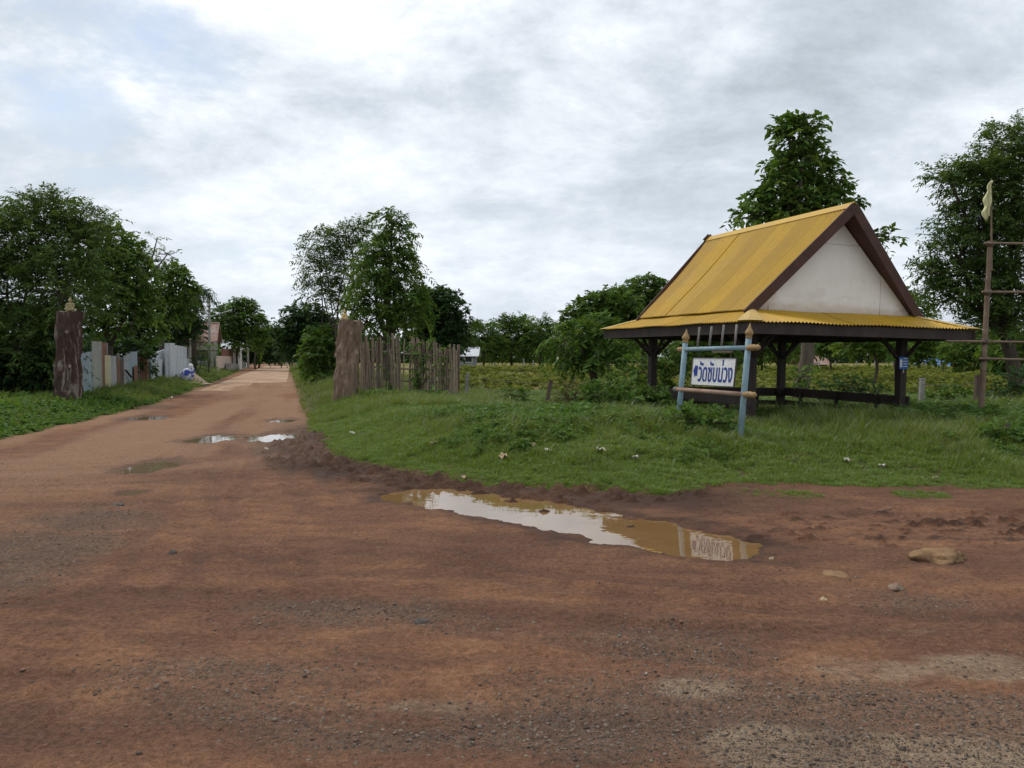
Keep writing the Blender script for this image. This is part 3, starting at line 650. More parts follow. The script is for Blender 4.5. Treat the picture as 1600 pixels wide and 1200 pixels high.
# small blue notice nailed to the pavilion post
def make_notice():
    c = Vector(wp(1412, 567, 16.2)); o = empty('notice_plate', c, 0.30, label='small blue notice plate with white lettering on the pavilion post', cat='notice')
    link('plate', MB().box((0, 0, 0), (0.22, 0.008, 0.24)), M['notice_blue'], o)
    link('portrait_patch', MB().box((-0.068, -0.0055, -0.005), (0.055, 0.004, 0.16)), M['sign_white'], o)
    for k, w in enumerate((0.10, 0.12, 0.09, 0.11)):
        link('text_line', MB().box((0.035, -0.0055, 0.085 - 0.052 * k), (w, 0.003, 0.014)), M['sign_white'], o)
    link('hanging_tag', MB().box((0.0, 0.0, -0.165), (0.02, 0.004, 0.07)), M['litter'], o)
make_notice()

# ------------------------------------------------------------------ the temple sign
def make_sign():
    YB = 13.55
    YR = 12.75; pr = wp(1155, 681, YR)
    base_r = Vector((pr[0], pr[1], H(pr[0], pr[1])))
    YL = YR * 1.10
    zl = 0.40; top_l = Vector(wp(1071, 535, YL)); top_r = Vector(wp(1170, 528, YR)); base_l = Vector(wp(1057, 682, YL)); base_l.z = H(base_l.x, base_l.y)
    root = empty('temple_sign', base_r, label='pale blue pipe sign frame with white board reading วัดซับม่วง and left arrow', cat='sign')
    L = lambda p: Vector(p) - base_r
    bl, br, tl, tr = L(base_l) + Vector((0, 0, -0.2)), L(base_r) + Vector((0, 0, -0.2)), L(top_l), L(top_r)
    for p, q in ((bl, tl), (br, tr)):
        d = (q - p).normalized(); mrot = d.to_track_quat('Z', 'Y').to_matrix()
        po = link('post', MB().tube([p, p + (q - p) * .5, q], 0.048, 14), M['blue_pipe'], root, True)
        link('finial', MB().lathe([(0.050, -0.01), (0.052, 0.02), (0.036, 0.03), (0.062, 0.055), (0.068, 0.085), (0.05, 0.12), (0.028, 0.16), (0.014, 0.205), (0.003, 0.235)], 14, q, mrot), M['gold_paint'], po, True)
    def onp(p, q, z): return p + (q - p) * ((z - p.z) / (q.z - p.z))
    def pt(px, py, Y): return L(wp(px, py, Y))
    x1, x2 = pt(1069, 546, YL), pt(1166, 543.5, YR)
    dr = (x2 - x1).normalized(); fw = Vector((0, -0.02, 0))
    cross = link('crossbar', MB().tube([x1, x2], 0.038, 12), M['blue_pipe'], root, True)
    mr = dr.to_track_quat('Z', 'Y').to_matrix()
    fin = [(0.036, -0.02), (0.048, 0.02), (0.054, 0.12), (0.040, 0.16), (0.052, 0.19), (0.036, 0.225), (0.004, 0.25)]
    link('crossbar_finial', MB().lathe([(r, z) for r, z in fin], 12, x2 + dr * 0.045, mr), M['gold_paint'], cross, True)
    link('crossbar_finial', MB().lathe([(r * .85, z * .55) for r, z in fin], 12, x1 - dr * 0.04, (-dr).to_track_quat('Z', 'Y').to_matrix()), M['gold_paint'], cross, True)
    y1, y2 = pt(1062, 608.5, YL), pt(1160, 616, YR); dl = (y2 - y1).normalized()
    low = link('lower_bar', MB().tube([y1 - dl * 0.06, y2], 0.037, 12), M['rust_pipe'], root, True)
    link('crossbar_finial', MB().lathe(fin, 12, y2 + dl * 0.045, dl.to_track_quat('Z', 'Y').to_matrix()), M['gold_paint'], low, True)
    link('end_knob', MB().ell(y1 - dl * 0.10, (0.055, 0.045, 0.045)), M['grey_bar'], low, True)
    for px, pt_ in ((1091, 511), (1110, 510), (1129, 507.5), (1149, 507)):
        t = (px - 1069) / 97; Yk = YL + (YR - YL) * t
        b0 = x1 + (x2 - x1) * t; q = pt(px + 2.2, pt_, Yk); link('stake', MB().tube([b0, q], 0.019, 8), M['grey_bar'], root, True)
    link('hanging_batten', MB().beam(pt(1113, 549.5, YL + (YR - YL) * .46) , pt(1144, 549.5, YL + (YR - YL) * .78), 0.03, 0.028), M['rust_pipe'], root)
    # board: corners (1083.5,559) (1151,559) (1147,605) (1079,600)
    u = lambda px: YL + (YR - YL) * (px - 1063) / 98.0
    c00, c10, c11, c01 = pt(1079.3, 600.5, u(1079)), pt(1146.8, 605, u(1147)), pt(1151, 559.2, u(1149)), pt(1083.8, 559.6, u(1082))
    ctr = (c00 + c10 + c11 + c01) / 4; ex = ((c10 - c00) + (c11 - c01)) / 2; ey = ((c01 - c00) + (c11 - c10)) / 2
    W, Hh = ex.length, ey.length; nz = ex.cross(ey).normalized()
    bd = bpy.data.objects.new('board', None); COL.objects.link(bd); bd.parent = root
    MX = Matrix(((ex.x / W, ey.x / Hh, nz.x, ctr.x), (ex.y / W, ey.y / Hh, nz.y, ctr.y), (ex.z / W, ey.z / Hh, nz.z, ctr.z), (0, 0, 0, 1)))
    link('panel', MB().box((0, 0, 0), (W, Hh, 0.012)), M['sign_white'], bd)
    for s in (-1, 1):
        link('board_edge', MB().box((0, s * (Hh / 2), 0.0), (W + 0.02, 0.012, 0.03)), M['iron'], bd)
        link('board_edge', MB().box((s * (W / 2), 0, 0.0), (0.012, Hh - 0.012, 0.028)), M['iron'], bd)
        link('hook', MB().tube([(s * W * 0.36, Hh / 2, 0), (s * W * 0.36, Hh / 2 + 0.13, 0)], 0.006, 6), M['iron'], bd)
    ax = -W / 2; z = 0.0085
    ar = MB().add([(ax + 0.035, 0.0, z), (ax + 0.09, -0.125, z), (ax + 0.09, 0.125, z), (ax + 0.09, -0.085, z), (ax + 0.14, -0.085, z), (ax + 0.14, 0.085, z), (ax + 0.09, 0.085, z)], [(0, 1, 2), (3, 4, 5, 6)])
    o = link('arrow', ar, M['sign_blue'], bd); o.location.y = 0.01
    cu = bpy.data.curves.new('lettering', 'FONT'); cu.body = 'วัดซับม่วง'; cu.size = 1.0; cu.fill_mode = 'FRONT'
    tmp = bpy.data.objects.new('tmp', cu); COL.objects.link(tmp); bpy.context.view_layer.update()
    me = bpy.data.meshes.new_from_object(tmp.evaluated_get(bpy.context.evaluated_depsgraph_get())); bpy.data.objects.remove(tmp)
    co = np.empty(len(me.vertices) * 3, np.float32); me.vertices.foreach_get('co', co); co = co.reshape(-1, 3)
    lo, hi = co.min(0), co.max(0); x0, x1_, y0, y1_ = -W / 2 + 0.165, W / 2 - 0.055, -0.165, 0.20
    co[:, 0] = x0 + (co[:, 0] - lo[0]) / (hi[0] - lo[0]) * (x1_ - x0); co[:, 1] = y0 + (co[:, 1] - lo[1]) / (hi[1] - lo[1]) * (y1_ - y0); co[:, 2] = z
    me.vertices.foreach_set('co', co.ravel()); me.materials.clear(); me.name = 'lettering'
    fs = [tuple(p.vertices) for p in me.polygons]; bold = MB()     # brush strokes made heavier: the outline laid down five times
    for q, (dx, dy) in enumerate(((0, 0), (0.0055, 0), (-0.0055, 0), (0.0, 0.005), (0.0, -0.005))): bold.add(co + np.array([dx, dy, 0.0003 * q]), fs)
    link('lettering', bold, M['sign_blue'], bd)
    link('crack', MB().box((-0.08, -Hh * .33, 0.0066), (0.004, 0.15, 0.001)), M['grey_bar'], bd)
    for ch in [o for o in bpy.data.objects if o.parent == bd]: ch.data.transform(MX @ Matrix.Translation(ch.location)); ch.location = (0, 0, 0)
    return base_r, base_l
SIGN_R, SIGN_L = make_sign()

# ------------------------------------------------------------------ bamboo scaffold with the flag at the right
def make_scaffold():
    b = gz(1531, 672); Y = b[1]; b = Vector((b[0], b[1], H(b[0], b[1])))
    root = empty('bamboo_scaffold', b, label='tall brown bamboo pole with lashed cross poles right of the pavilion', cat='scaffold')
    top = Vector(wp(1547, 380, Y)) - b; rng = random.Random(3)
    def culm(p, q, r0, r1, name='pole', n=10):
        p, q = Vector(p), Vector(q); pts = []; rad = []; Ln = (q - p).length; k = max(3, int(Ln / 0.32))
        for i in range(k + 1):
            t = i / k; c = p + (q - p) * t; r = r0 + (r1 - r0) * t
            for dt, m in ((-0.02, 1.0), (0, 1.13), (0.02, 1.0)):
                pts.append(c + (q - p).normalized() * dt + Vector((rng.uniform(-.003, .003),) * 3)); rad.append(r * m)
        return link(name, MB().tube(pts, rad, n), M['pole_bamboo'], root, True)
    culm((0, 0, -0.25), top, 0.054, 0.042); far = Vector((1.62, 0.12, 0))
    culm(far + Vector((0, 0, -0.3)), far + top + Vector((0, 0, 0.1)), 0.06, 0.05)
    rod = Vector(wp(1549, 285, Y)) - b; culm(top + Vector((0.02, -0.03, -0.5)), rod + Vector((0, 0, 0.05)), 0.020, 0.010, 'flag_rod', 7)
    for py, x0, dz in ((380, 1539, 0.0), (456, 1536, 0.0), (533, 1480, -0.03), (560, 1531, -0.06), (655, 1518, -0.05)):
        p = Vector(wp(x0, py, Y - 0.08)) - b; culm(p, (far.x + 0.3, p.y + 0.1, p.z + dz), 0.023, 0.019, 'cross_pole', 8)
        c = Vector((top.x * p.z / top.z, -0.02, p.z)); link('lashing', MB().tube([c + Vector((0, 0, -0.05)), c + Vector((0, 0, 0.05))], 0.062, 10), M['plank'], root, True)
    # the flag hangs limp from the rod
    f0 = Vector(wp(1551, 283, Y)); fl = MB(); nU, nV = 7, 16; V = []
    for j in range(nV + 1):
        t = j / nV
        for i in range(nU + 1):
            s = i / nU; wdt = (0.045 + 0.085 * min(1, t * 3)) * (1 - 0.75 * max(0, t - 0.72) / 0.28) * (1 + 0.25 * math.sin(t * 17))
            V.append((-s * wdt - 0.07 * t - 0.02 * math.sin(t * 9), 0.045 * math.sin(s * 11 + t * 5), -t * 0.66 - 0.10 * s * t))
    fl.add(V, [(j * (nU + 1) + i, j * (nU + 1) + i + 1, (j + 1) * (nU + 1) + i + 1, (j + 1) * (nU + 1) + i) for j in range(nV) for i in range(nU)])
    o = link('flag', fl, M['cloth_yellow'], None, True, label='faded pale yellow flag hanging limp from the bamboo rod', cat='flag'); o.location = f0 + Vector((0.0, -0.02, 0))
    o.modifiers.new('thick', 'SOLIDIFY').thickness = 0.004
make_scaffold()

# ------------------------------------------------------------------ carved tree trunks that mark the village entrance
def stump_mat(name, c1, c2, patch):
    n = NT(name)
    a = n.noise(2.2, 7, 0.65, stretch=(1, 1, 0.28), dist=0.4); b = n.noise(12, 6, 0.7, stretch=(1, 1, 0.25)); k = n.attr('knob'); p = n.noise(3.5, 6, 0.7, stretch=(1.3, 1.3, 0.35), dist=0.8)
    col = n.mix(n.ramp(a, [(0.3, 0.0), (0.7, 1.0)]), c1, c2)
    col = n.mix(n.ramp(p, [(0.52, 0.0), (0.60, 0.85)]), col, patch)
    col = n.mix(0.7, col, n.mix(1.0, col, n.ramp(b, [(0.25, 0.5), (0.75, 1.45)]), 'MULTIPLY'))
    col = n.mix(n.math('MULTIPLY', k, 0.75), col, (0.42, 0.32, 0.25))
    return n.pbr(col, 0.9, n.bump(n.math('ADD', a, n.math('MULTIPLY', b, 0.6)), 0.05), 0.2)
def make_stump(px_b, py_b, px_t, py_t, wpx, label, mat, seed, knobs, flare):
    rng = np.random.default_rng(seed); b = gz(px_b, py_b); Y = b[1]; b[2] = H(b[0], b[1]); top = wp(px_t, py_t, Y) - b; r = wpx * Y / F / 2
    root = empty('tree_stump', tuple(b), label=label, cat='tree stump')
    nT, nZ = 88, 90; V = []; K = []
    th = np.linspace(0, 2 * np.pi, nT, endpoint=False); zz = np.linspace(-0.05, 1, nZ)
    T, Z = np.meshgrid(th, zz)
    rad = r * (1 + flare * np.exp(-np.maximum(Z, 0) * 9) * (1 + 0.35 * np.cos(T * 5 + seed)) - 0.06 * Z + 0.05 * np.cos(2 * T + seed) + 0.035 * np.cos(3 * T + 4 * Z))
    rad = rad * (1 + 0.75 * (fbm(np.cos(T) * 1.4 + 5, np.sin(T) * 1.4 + Z * 3, seed, 4, 0.6) - 0.5) + 0.28 * (fbm(T * 4.0, Z * 1.6 + 3, seed + 9, 3) - 0.5) * np.minimum(1, np.abs(np.sin(T / 2)) * 3))
    kb = np.zeros_like(rad); Ht = top[2]
    for _ in range(knobs):
        a, zc, s = rng.uniform(0, 2 * np.pi), rng.uniform(0.05, 0.95), rng.uniform(0.03, 0.10)
        da = (T - a + np.pi) % (2 * np.pi) - np.pi; q = np.exp(-((da * r / s) ** 2 + ((Z - zc) * Ht / (s * 1.25)) ** 2))
        rad = rad + q * s * 0.9; kb = np.maximum(kb, np.exp(-((da * r / (s * 0.55)) ** 2 + ((Z - zc + 0.004) * Ht / (s * 0.6)) ** 2)))
    X = rad * np.cos(T) + top[0] * Z; Yy = rad * np.sin(T); ZZ = Z * Ht
    ZZ[-3:] += (0.16 * (fbm(np.cos(T[-3:]) * 2 + 3, np.sin(T[-3:]) * 2 + 5, seed, 3) - 0.5))
    Vv = np.stack([X, Yy, ZZ], -1).reshape(-1, 3); i = np.arange(nT * nZ).reshape(nZ, nT); j = np.roll(i, -1, 1)
    Q = np.stack([i[:-1], j[:-1], j[1:], i[1:]], -1).reshape(-1, 4)
    nv = len(Vv); Vv = np.vstack([Vv, [[top[0], 0, Ht - 0.03]]]); capq = np.stack([i[-1], j[-1], np.full(nT, nv), np.full(nT, nv)], -1)
    me = np_mesh('trunk', Vv, Q, True, None)
    bm = MB(); lastv = [tuple(Vv[k]) for k in i[-1]]; cap = MB().add(lastv + [tuple(Vv[nv])], [(k, (k + 1) % nT, nT) for k in range(nT)])
    at = me.attributes.new('knob', 'FLOAT', 'POINT'); at.data.foreach_set('value', np.append(kb.ravel(), 0).astype(np.float32))
    link('trunk', me, mat, root); link('cut_top', cap, M['bark_pale'], root)
    return Vector(b) + Vector(top), Y, root
m_l = stump_mat('stump_bark_dark', (0.045, 0.027, 0.022), (0.085, 0.052, 0.042), (0.27, 0.215, 0.175))
m_r = stump_mat('stump_bark_pale', (0.15, 0.098, 0.068), (0.235, 0.165, 0.12), (0.28, 0.205, 0.15))
TL, YTL, _ = make_stump(106, 629, 109, 487, 37, 'tall dark peeling tree stump left of the village road', m_l, 5, 6, 0.03)
TR, YTR, _ = make_stump(540, 624, 549, 501, 38, 'tall pale knobbly tree stump beside the bamboo fence', m_r, 8, 26, 0.0)

def figurine(p, s, mat, label, rz):
    mb = MB()
    mb.ell((0, 0, 0.10 * s), (0.30 * s, 0.22 * s, 0.10 * s)); mb.ell((0.2 * s, -0.12 * s, 0.14 * s), (0.16 * s, 0.11 * s, 0.09 * s)); mb.ell((-0.2 * s, -0.12 * s, 0.14 * s), (0.16 * s, 0.11 * s, 0.09 * s))
    mb.ell((0, 0.02 * s, 0.36 * s), (0.17 * s, 0.12 * s, 0.24 * s)); mb.ell((0, 0.02 * s, 0.50 * s), (0.21 * s, 0.11 * s, 0.10 * s))
    for q in (-1, 1): mb.tube([(q * 0.20 * s, 0.02 * s, 0.53 * s), (q * 0.26 * s, -0.03 * s, 0.34 * s), (q * 0.10 * s, -0.17 * s, 0.22 * s)], [0.065 * s, 0.055 * s, 0.045 * s], 8)
    mb.tube([(0, 0.02 * s, 0.55 * s), (0, 0.01 * s, 0.66 * s)], 0.065 * s, 8); mb.ell((0, 0, 0.74 * s), (0.115 * s, 0.125 * s, 0.145 * s)); mb.ell((0, 0.02 * s, 0.89 * s), (0.06 * s, 0.06 * s, 0.07 * s)); mb.ell((0, -0.125 * s, 0.73 * s), (0.02 * s, 0.03 * s, 0.04 * s), 6, 5)
    o = empty('seated_statue', p, rz, label=label, cat='statue')
    bo = link('figure', mb, mat, o, True); r = bo.modifiers.new('merge', 'REMESH'); r.mode = 'VOXEL'; r.voxel_size = 0.022 * s; r.use_smooth_shade = True
    link('pedestal', MB().lathe([(0.34 * s, -0.06 * s), (0.36 * s, -0.02 * s), (0.30 * s, 0.02 * s), (0.33 * s, 0.045 * s)], 14), mat, o, True)
figurine(TL + Vector((0.02, 0, 0.02)), 0.46, M['gold_pale'], 'small dull gilt seated statue on top of the dark stump', 0.2)
figurine(TR + Vector((-0.22, -0.05, 0.03)), 0.36, M['gold'], 'small bright gilt seated statue on top of the knobbly stump', 0.1)

# ------------------------------------------------------------------ bamboo fence, slat by slat
def make_bamboo_fence():
    rng = random.Random(21)
    A_ = Vector(wp(563, 600, 28.6)); B_ = Vector(wp(714, 600, 25.6)); A_.z = B_.z = 0
    root = empty('bamboo_fence', (A_.x, A_.y, 0.3), label='weathered bamboo paling fence leaning beside the knobbly stump', cat='fence')
    vari = []
    for k in range(6):
        pts = []; rad = []; x = y = 0
        for i in range(9):
            t = i / 8; x += rng.uniform(-.010, .010); y += rng.uniform(-.008, .008)
            pts += [(x, y, t - 0.012), (x, y, t), (x, y, t + 0.012)]; r = 0.031 * (1 - 0.18 * t); rad += [r, r * 1.16, r]
        me = MB().tube(pts, rad, 7).mesh('slat', True); me.materials.append(M['bamboo' if k % 3 else 'bamboo_dark']); vari.append(me)
    def top_py(px):
        return np.interp(px, [563, 585, 600, 612, 640, 655, 672, 690, 715], [532, 530, 534, 523, 531, 534, 538, 543, 545])
    px = 564.0
    while px < 714:
        if 630 < px < 637.5: px += 1.2; continue
        t = (px - 563) / 151; Y = 28.6 + (25.6 - 28.6) * t; p = Vector(wp(px, 600, Y)); g = H(p.x, p.y)
        tp = wp(px, top_py(px) + rng.uniform(-6.5, 5.5), Y); hh = tp[2] - g + 0.15
        if rng.random() < 0.08: hh *= rng.uniform(0.6, 0.85)
        o = bpy.data.objects.new('slat', rng.choice(vari)); COL.objects.link(o); o.parent = root
        w = rng.uniform(0.75, 1.25); o.scale = (w, w, hh); o.location = Vector((p.x, p.y + rng.uniform(-.03, .03), g - 0.15)) - root.location
        o.rotation_euler = (rng.uniform(-.03, .03), 0.03 + rng.uniform(-.055, .055), rng.uniform(0, 6.28))
        px += rng.choice([1.3, 1.5, 1.8, 2.0, 2.4])
    for z0, z1 in ((0.95, 0.95), (1.55, 1.35), (0.55, 0.55)):
        p = Vector((A_.x, A_.y + 0.06, H(A_.x, A_.y) + z0)) - root.location; q = Vector((B_.x, B_.y + 0.06, H(B_.x, B_.y) + z1)) - root.location
        link('rail', MB().tube([p, (p + q) / 2 + Vector((0, 0, -.04)), q], 0.028, 8), M['bamboo_dark'], root, True)
    for t in (0.0, 0.33, 0.66, 1.0):
        p = A_ + (B_ - A_) * t; g = H(p.x, p.y); link('support_post', MB().tube([Vector((p.x, p.y + 0.13, g - .3)) - root.location, Vector((p.x + 0.05, p.y + 0.13, g + 1.75)) - root.location], 0.05, 8), M['plank'], root, True)
make_bamboo_fence()

# field fence: leaning posts and strands of wire
def field_fence():
    spec = [(727, 622, 731, 583, 27.5, 'pale square concrete post right of the bamboo fence'), (852, 628, 861, 594, 24.0, 'dark leaning stub post left of the young tree'),
            (1040, 640, 1040, 600, 22.5, 'wire fence post in the weeds behind the sign'), (1438, 645, 1441, 592, 19.6, 'grey concrete post right of the pavilion'), (1524, 655, 1528, 588, 18.3, 'dark concrete post behind the bamboo pole')]
    tops = []
    for k, (bx, by, tx, ty, Y, lab) in enumerate(spec):
        b = Vector(wp(bx, by, Y)); b.z = H(b.x, b.y); t = Vector(wp(tx, ty, Y)); 
        o = empty('fence_post', b, label=lab, cat='fence post', group='posts of the wire fence along the field')
        w = 0.11 if k < 2 else 0.10
        link('shaft', MB().beam((0, 0, -0.25), t - b, w, w), M['concrete' if k in (0, 3) else 'plank'], o)
        link('cap', MB().beam((t - b) * 0.985, (t - b) * 1.02, w + 0.014, w + 0.014), M['concrete' if k in (0, 3) else 'plank'], o)
        tops.append((b, t))
    for i in range(len(tops) - 1):
        if i == 2: continue
        for f in (0.45, 0.85):
            p = tops[i][0].lerp(tops[i][1], f); q = tops[i + 1][0].lerp(tops[i + 1][1], f); m = (p + q) / 2 - Vector((0, 0, 0.05))
            w = MB().tube([p, m, q], 0.006, 5)
            link('fence_wire', w, M['wire'], None, label=['%s strand of wire between the concrete post and the leaning stub post', '%s strand of wire from the leaning stub post into the weeds', '', '%s strand of wire between the posts right of the pavilion'][i] % ('lower' if f < .5 else 'upper'), cat='wire')
    far = [(818, 576, 560), (833, 577, 563), (934, 577, 562), (750, 577, 566), (772, 577, 566), (1280, 577, 565), (1305, 577, 564), (1338, 577, 564), (1367, 577, 563), (1395, 577, 565), (1505, 577, 562), (1470, 577, 563)]
    for k, (px, by, ty) in enumerate(far):
        Y = 84.0 + (k % 3); b = Vector(wp(px, by, Y)); b.z = H(b.x, b.y); t = Vector(wp(px, ty, Y)); link('fence_post', MB().tube([(0, 0, -.2), (0.02, 0, (t.z - b.z) * .5), (0, 0, t.z - b.z)], [0.075, 0.07, 0.06], 7), M['concrete'], None, group='far fence posts across the field', label='thin pale fence post at the far edge of the field', cat='fence post').location = b
field_fence()

# ------------------------------------------------------------------ left hand side of the village road
def on_left(px, off=2.2):       # depth of the property line left of the road, at a pixel column
    # road edge X = -13.35 - 0.2785 (Y - 29.5)
    k = (px - 800) / F
    return (-13.35 - off + 0.2785 * 29.5) / (k + 0.2785)
def facing_strip(px0, px1, py_t0, py_t1, off, name, mat, root, corr=0.0, thick=0.02, bury=0.25, base=None):
    Y0, Y1 = on_left(px0, off), on_left(px1, off)
    p0, p1 = Vector(wp(px0, py_t0, Y0)), Vector(wp(px1, py_t1, Y1)); g0, g1 = H(p0.x, p0.y), H(p1.x, p1.y)
    if base is not None: g0 = wp(px0, base, Y0)[2]; g1 = wp(px1, base, Y1)[2]; bury = 0
    b0, b1 = Vector((p0.x, p0.y, g0 - bury)), Vector((p1.x, p1.y, g1 - bury)); nrm = (b1 - b0).cross(Vector((0, 0, 1))).normalized()
    W = (b1 - b0).length; n = max(2, int(W / 0.076 * 4)) if corr else 1; mb = MB(); V = []
    for i in range(n + 1):
        t = i / n; o = nrm * (corr * math.sin(2 * math.pi * t * W / 0.15))
        V += [b0.lerp(b1, t) + o, p0.lerp(p1, t) + o]
    V = [v - root.location for v in V]
    if corr:
        mb.add(V, [(2 * i, 2 * i + 2, 2 * i + 3, 2 * i + 1) for i in range(n)]); ob = link(name, mb, mat, root, True)
    else:
        q = [v + nrm * thick for v in V]; mb.add(V + q, [(0, 2, 3, 1), (5, 7, 6, 4), (1, 3, 7, 5), (2, 6, 7, 3), (0, 1, 5, 4)]); ob = link(name, mb, mat, root)
    return ob
def left_side():
    r = empty('tin_fence', tuple(gz(146, 610)), label='patchwork fence of corrugated tin sheets and planks behind the dark stump', cat='fence')
    for a in [(124, 135, 553, 551, 'tin_blue', .012), (134.5, 145, 550, 549, 'tin_blue', .012), (143, 158.5, 533, 534, 'tin_green', .014), (157.5, 165.5, 535, 535, 'tin_rust', .006), (163, 172, 555, 555, 'tin_yellow', 0), (172.3, 181.5, 556, 556, 'tin_grey', .01), (182, 186, 557, 559, 'tin_rust', 0), (186.5, 192.5, 563, 564, 'plank', 0), (193, 198.5, 556, 555, 'tin_grey', .01), (198.5, 204, 553, 552, 'tin_blue', .012), (204, 214, 550, 549, 'tin_blue', .012)]:
        facing_strip(a[0], a[1], a[2], a[3], 2.2, 'tin_sheet' if a[5] else 'board', M[a[4]], r, a[5])
    facing_strip(185, 193.5, 559, 558, 2.5, 'tin_sheet', M['tin_grey'], r, .012); facing_strip(213, 222, 553, 552, 2.5, 'tin_sheet', M['tin_grey'], r, .012); facing_strip(226, 235, 556, 555, 2.5, 'tin_sheet', M['tin_blue'], r, .012)
    facing_strip(209, 214.5, 572, 571, 2.1, 'rusty_patch', M['tin_rust'], r)
    for px, ty in ((184.5, 552), (166, 536), (198.5, 551), (216, 547), (129, 549)):
        Y = on_left(px, 2.35); p = Vector(wp(px, ty, Y)); g = H(p.x, p.y); link('fence_stake', MB().tube([Vector((p.x, p.y, g - .3)) - r.location, p - r.location], 0.06, 8), M['grey_bar'], r, True)
    pl = [Vector(wp(196, 578, on_left(196, 2.05))), Vector(wp(206, 590, on_left(206, 2.05)))]; link('leaning_plank', MB().beam(pl[0] - r.location, pl[1] - r.location, 0.1, 0.03), M['plank'], r)
    # brick pier, brick by brick
    Y = on_left(224, 2.2); b = Vector(wp(224, 590, Y)); b.z = H(b.x, b.y); br = empty('brick_pier', b, math.atan2(RD[1], RD[0]) - math.pi / 2, label='short bare brick pier between the tin fence and the white panels', cat='brick pier')
    tz = wp(224, 550, Y)[2] - b.z; link('mortar_core', MB().box((0, 0, tz / 2 - 0.1), (0.36, 0.46, tz + 0.18)), M['mortar'], br)
    bmesh_ = MB().box((0, 0, 0), (0.205, 0.10, 0.078)).mesh('brick'); bmesh_.materials.append(M['brick']); hb = MB().box((0, 0, 0), (0.10, 0.10, 0.078)).mesh('half_brick'); hb.materials.append(M['brick'])
    z = 0.04; c = 0
    while z < tz - 0.03:
        for (x, y, rz) in ([(-0.107, -0.2, 0), (0.107, -0.2, 0), (-0.15, -0.03, 1.5708), (0.15, -0.03, 1.5708), (-0.107, 0.2, 0), (0.107, 0.2, 0)] if c % 2 == 0 else [(0.0, -0.2, 0), (-0.165, -0.145, 1.5708), (0.165, -0.145, 1.5708), (-0.165, 0.075, 1.5708), (0.165, 0.075, 1.5708), (0.0, 0.2, 0)]):
            o = bpy.data.objects.new('brick', bmesh_); COL.objects.link(o); o.parent = br; o.location = (x, y, z); o.rotation_euler = (0, 0, rz)
        z += 0.092; c += 1
    # concrete panel fence and sheet gate
    pf = empty('panel_fence', tuple(gz(262, 600)), label='pale grey concrete panel fence with upright slabs and a gate', cat='fence')
    for k, (a, b_) in enumerate(((234, 238.5), (238.9, 243), (243.4, 247.3), (247.7, 251.5), (251.9, 256.5))): facing_strip(a, b_, 553.5 - k * 1.6, 552 - k * 1.6, 2.3, 'upright_slab', M['concrete_pale'], pf, 0, 0.06)
    facing_strip(236, 244.5, 563, 562, 2.1, 'gate_leaf', M['concrete_pale'], pf, 0, 0.04); facing_strip(244.9, 255.5, 562, 561, 2.1, 'gate_leaf', M['concrete_pale'], pf, 0, 0.04)
    facing_strip(257, 265, 536, 536, 2.0, 'gate_pillar', M['concrete_pale'], pf, 0, 0.3)
    for k in range(5): facing_strip(265.4 + k * 5.0, 269.9 + k * 5.0, 538 + k * 0.9, 538.6 + k * 0.9, 2.3, 'upright_slab', M['concrete_pale'], pf, 0, 0.08)
    for k in range(7): facing_strip(257.5 + k * 5.3, 262.5 + k * 5.3, 560 + k * .1, 560 + k * .1, 1.9, 'low_slab', M['concrete_pale'], pf, 0, 0.08)
    for px, ty in ((292.5, 529), (300, 532)):
        facing_strip(px, px + 2.6, ty, ty, 2.3, 'slim_post', M['concrete'], pf, 0, 0.15)
    # sand heap with cement sack
    g = gz(283, 597); h = empty('sand_heap', tuple(g), label='heap of sand and grey aggregate at the road edge', cat='heap')
    def heap(name, c, rx, ry, hz, mat, seed):
        n, m = 28, 12; V = []
        for j in range(m + 1):
            t = j / m
            for i in range(n):
                a = 2 * math.pi * i / n; k = 1 + 0.25 * (float(fbm(np.array(math.cos(a) * 1.5 + 3), np.array(math.sin(a) * 1.5 + seed), seed, 3)) - .5)
                V.append((c[0] + rx * t * k * math.cos(a), c[1] + ry * t * k * math.sin(a), c[2] + hz * (1 - t) ** 1.15 - 0.08 * t + 0.05 * (float(fbm(np.array(t * 3 + i * .3), np.array(seed + j * .2), seed, 2)) - .5)))
        mb = MB().add(V, [(j * n + i, j * n + (i + 1) % n, (j + 1) * n + (i + 1) % n, (j + 1) * n + i)[::-1] for j in range(m) for i in range(n)]); link(name, mb, mat, h, True)
    heap('sand', (0.65, 0.3, 0), 0.9, 1.0, 0.6, M['sand'], 3); heap('aggregate', (-0.45, 0.5, 0), 0.85, 1.0, 0.5, M['rubble'], 5); heap('spilled_sand', (1.1, -1.0, 0), 1.1, 1.0, 0.10, M['sand'], 7)
    n = NT('blue_white_sacking'); v = n.noise(3.5, 4, 0.6, dist=0.7); sm = n.pbr(n.mix(n.ramp(v, [(0.48, 0.0), (0.53, 1.0)]), (0.62, 0.63, 0.68), (0.06, 0.09, 0.42)), 0.6, n.bump(n.noise(7, 3), 0.03))
    Y = g[1] - 0.5; c = Vector(wp(291, 586, Y)); V = []; nn, mm = 18, 14
    for j in range(mm + 1):
        t = j / mm; ph = math.pi * t
        for i in range(nn):
            a = 2 * math.pi * i / nn; w = float(fbm(np.array(math.cos(a) * 2 + 5), np.array(t * 4 + math.sin(a) * 2), 77, 3)) - 0.5
            V.append((0.42 * (1 + w * .9) * math.sin(ph) ** 0.6 * math.cos(a) + 0.16 * (1 - math.cos(ph)) * .5, 0.3 * math.sin(ph) ** 0.6 * math.sin(a), -0.42 * math.cos(ph) + (0.35 if (t > .8 and math.cos(a) > 0.2) else 0) * (t - .8) * 4))
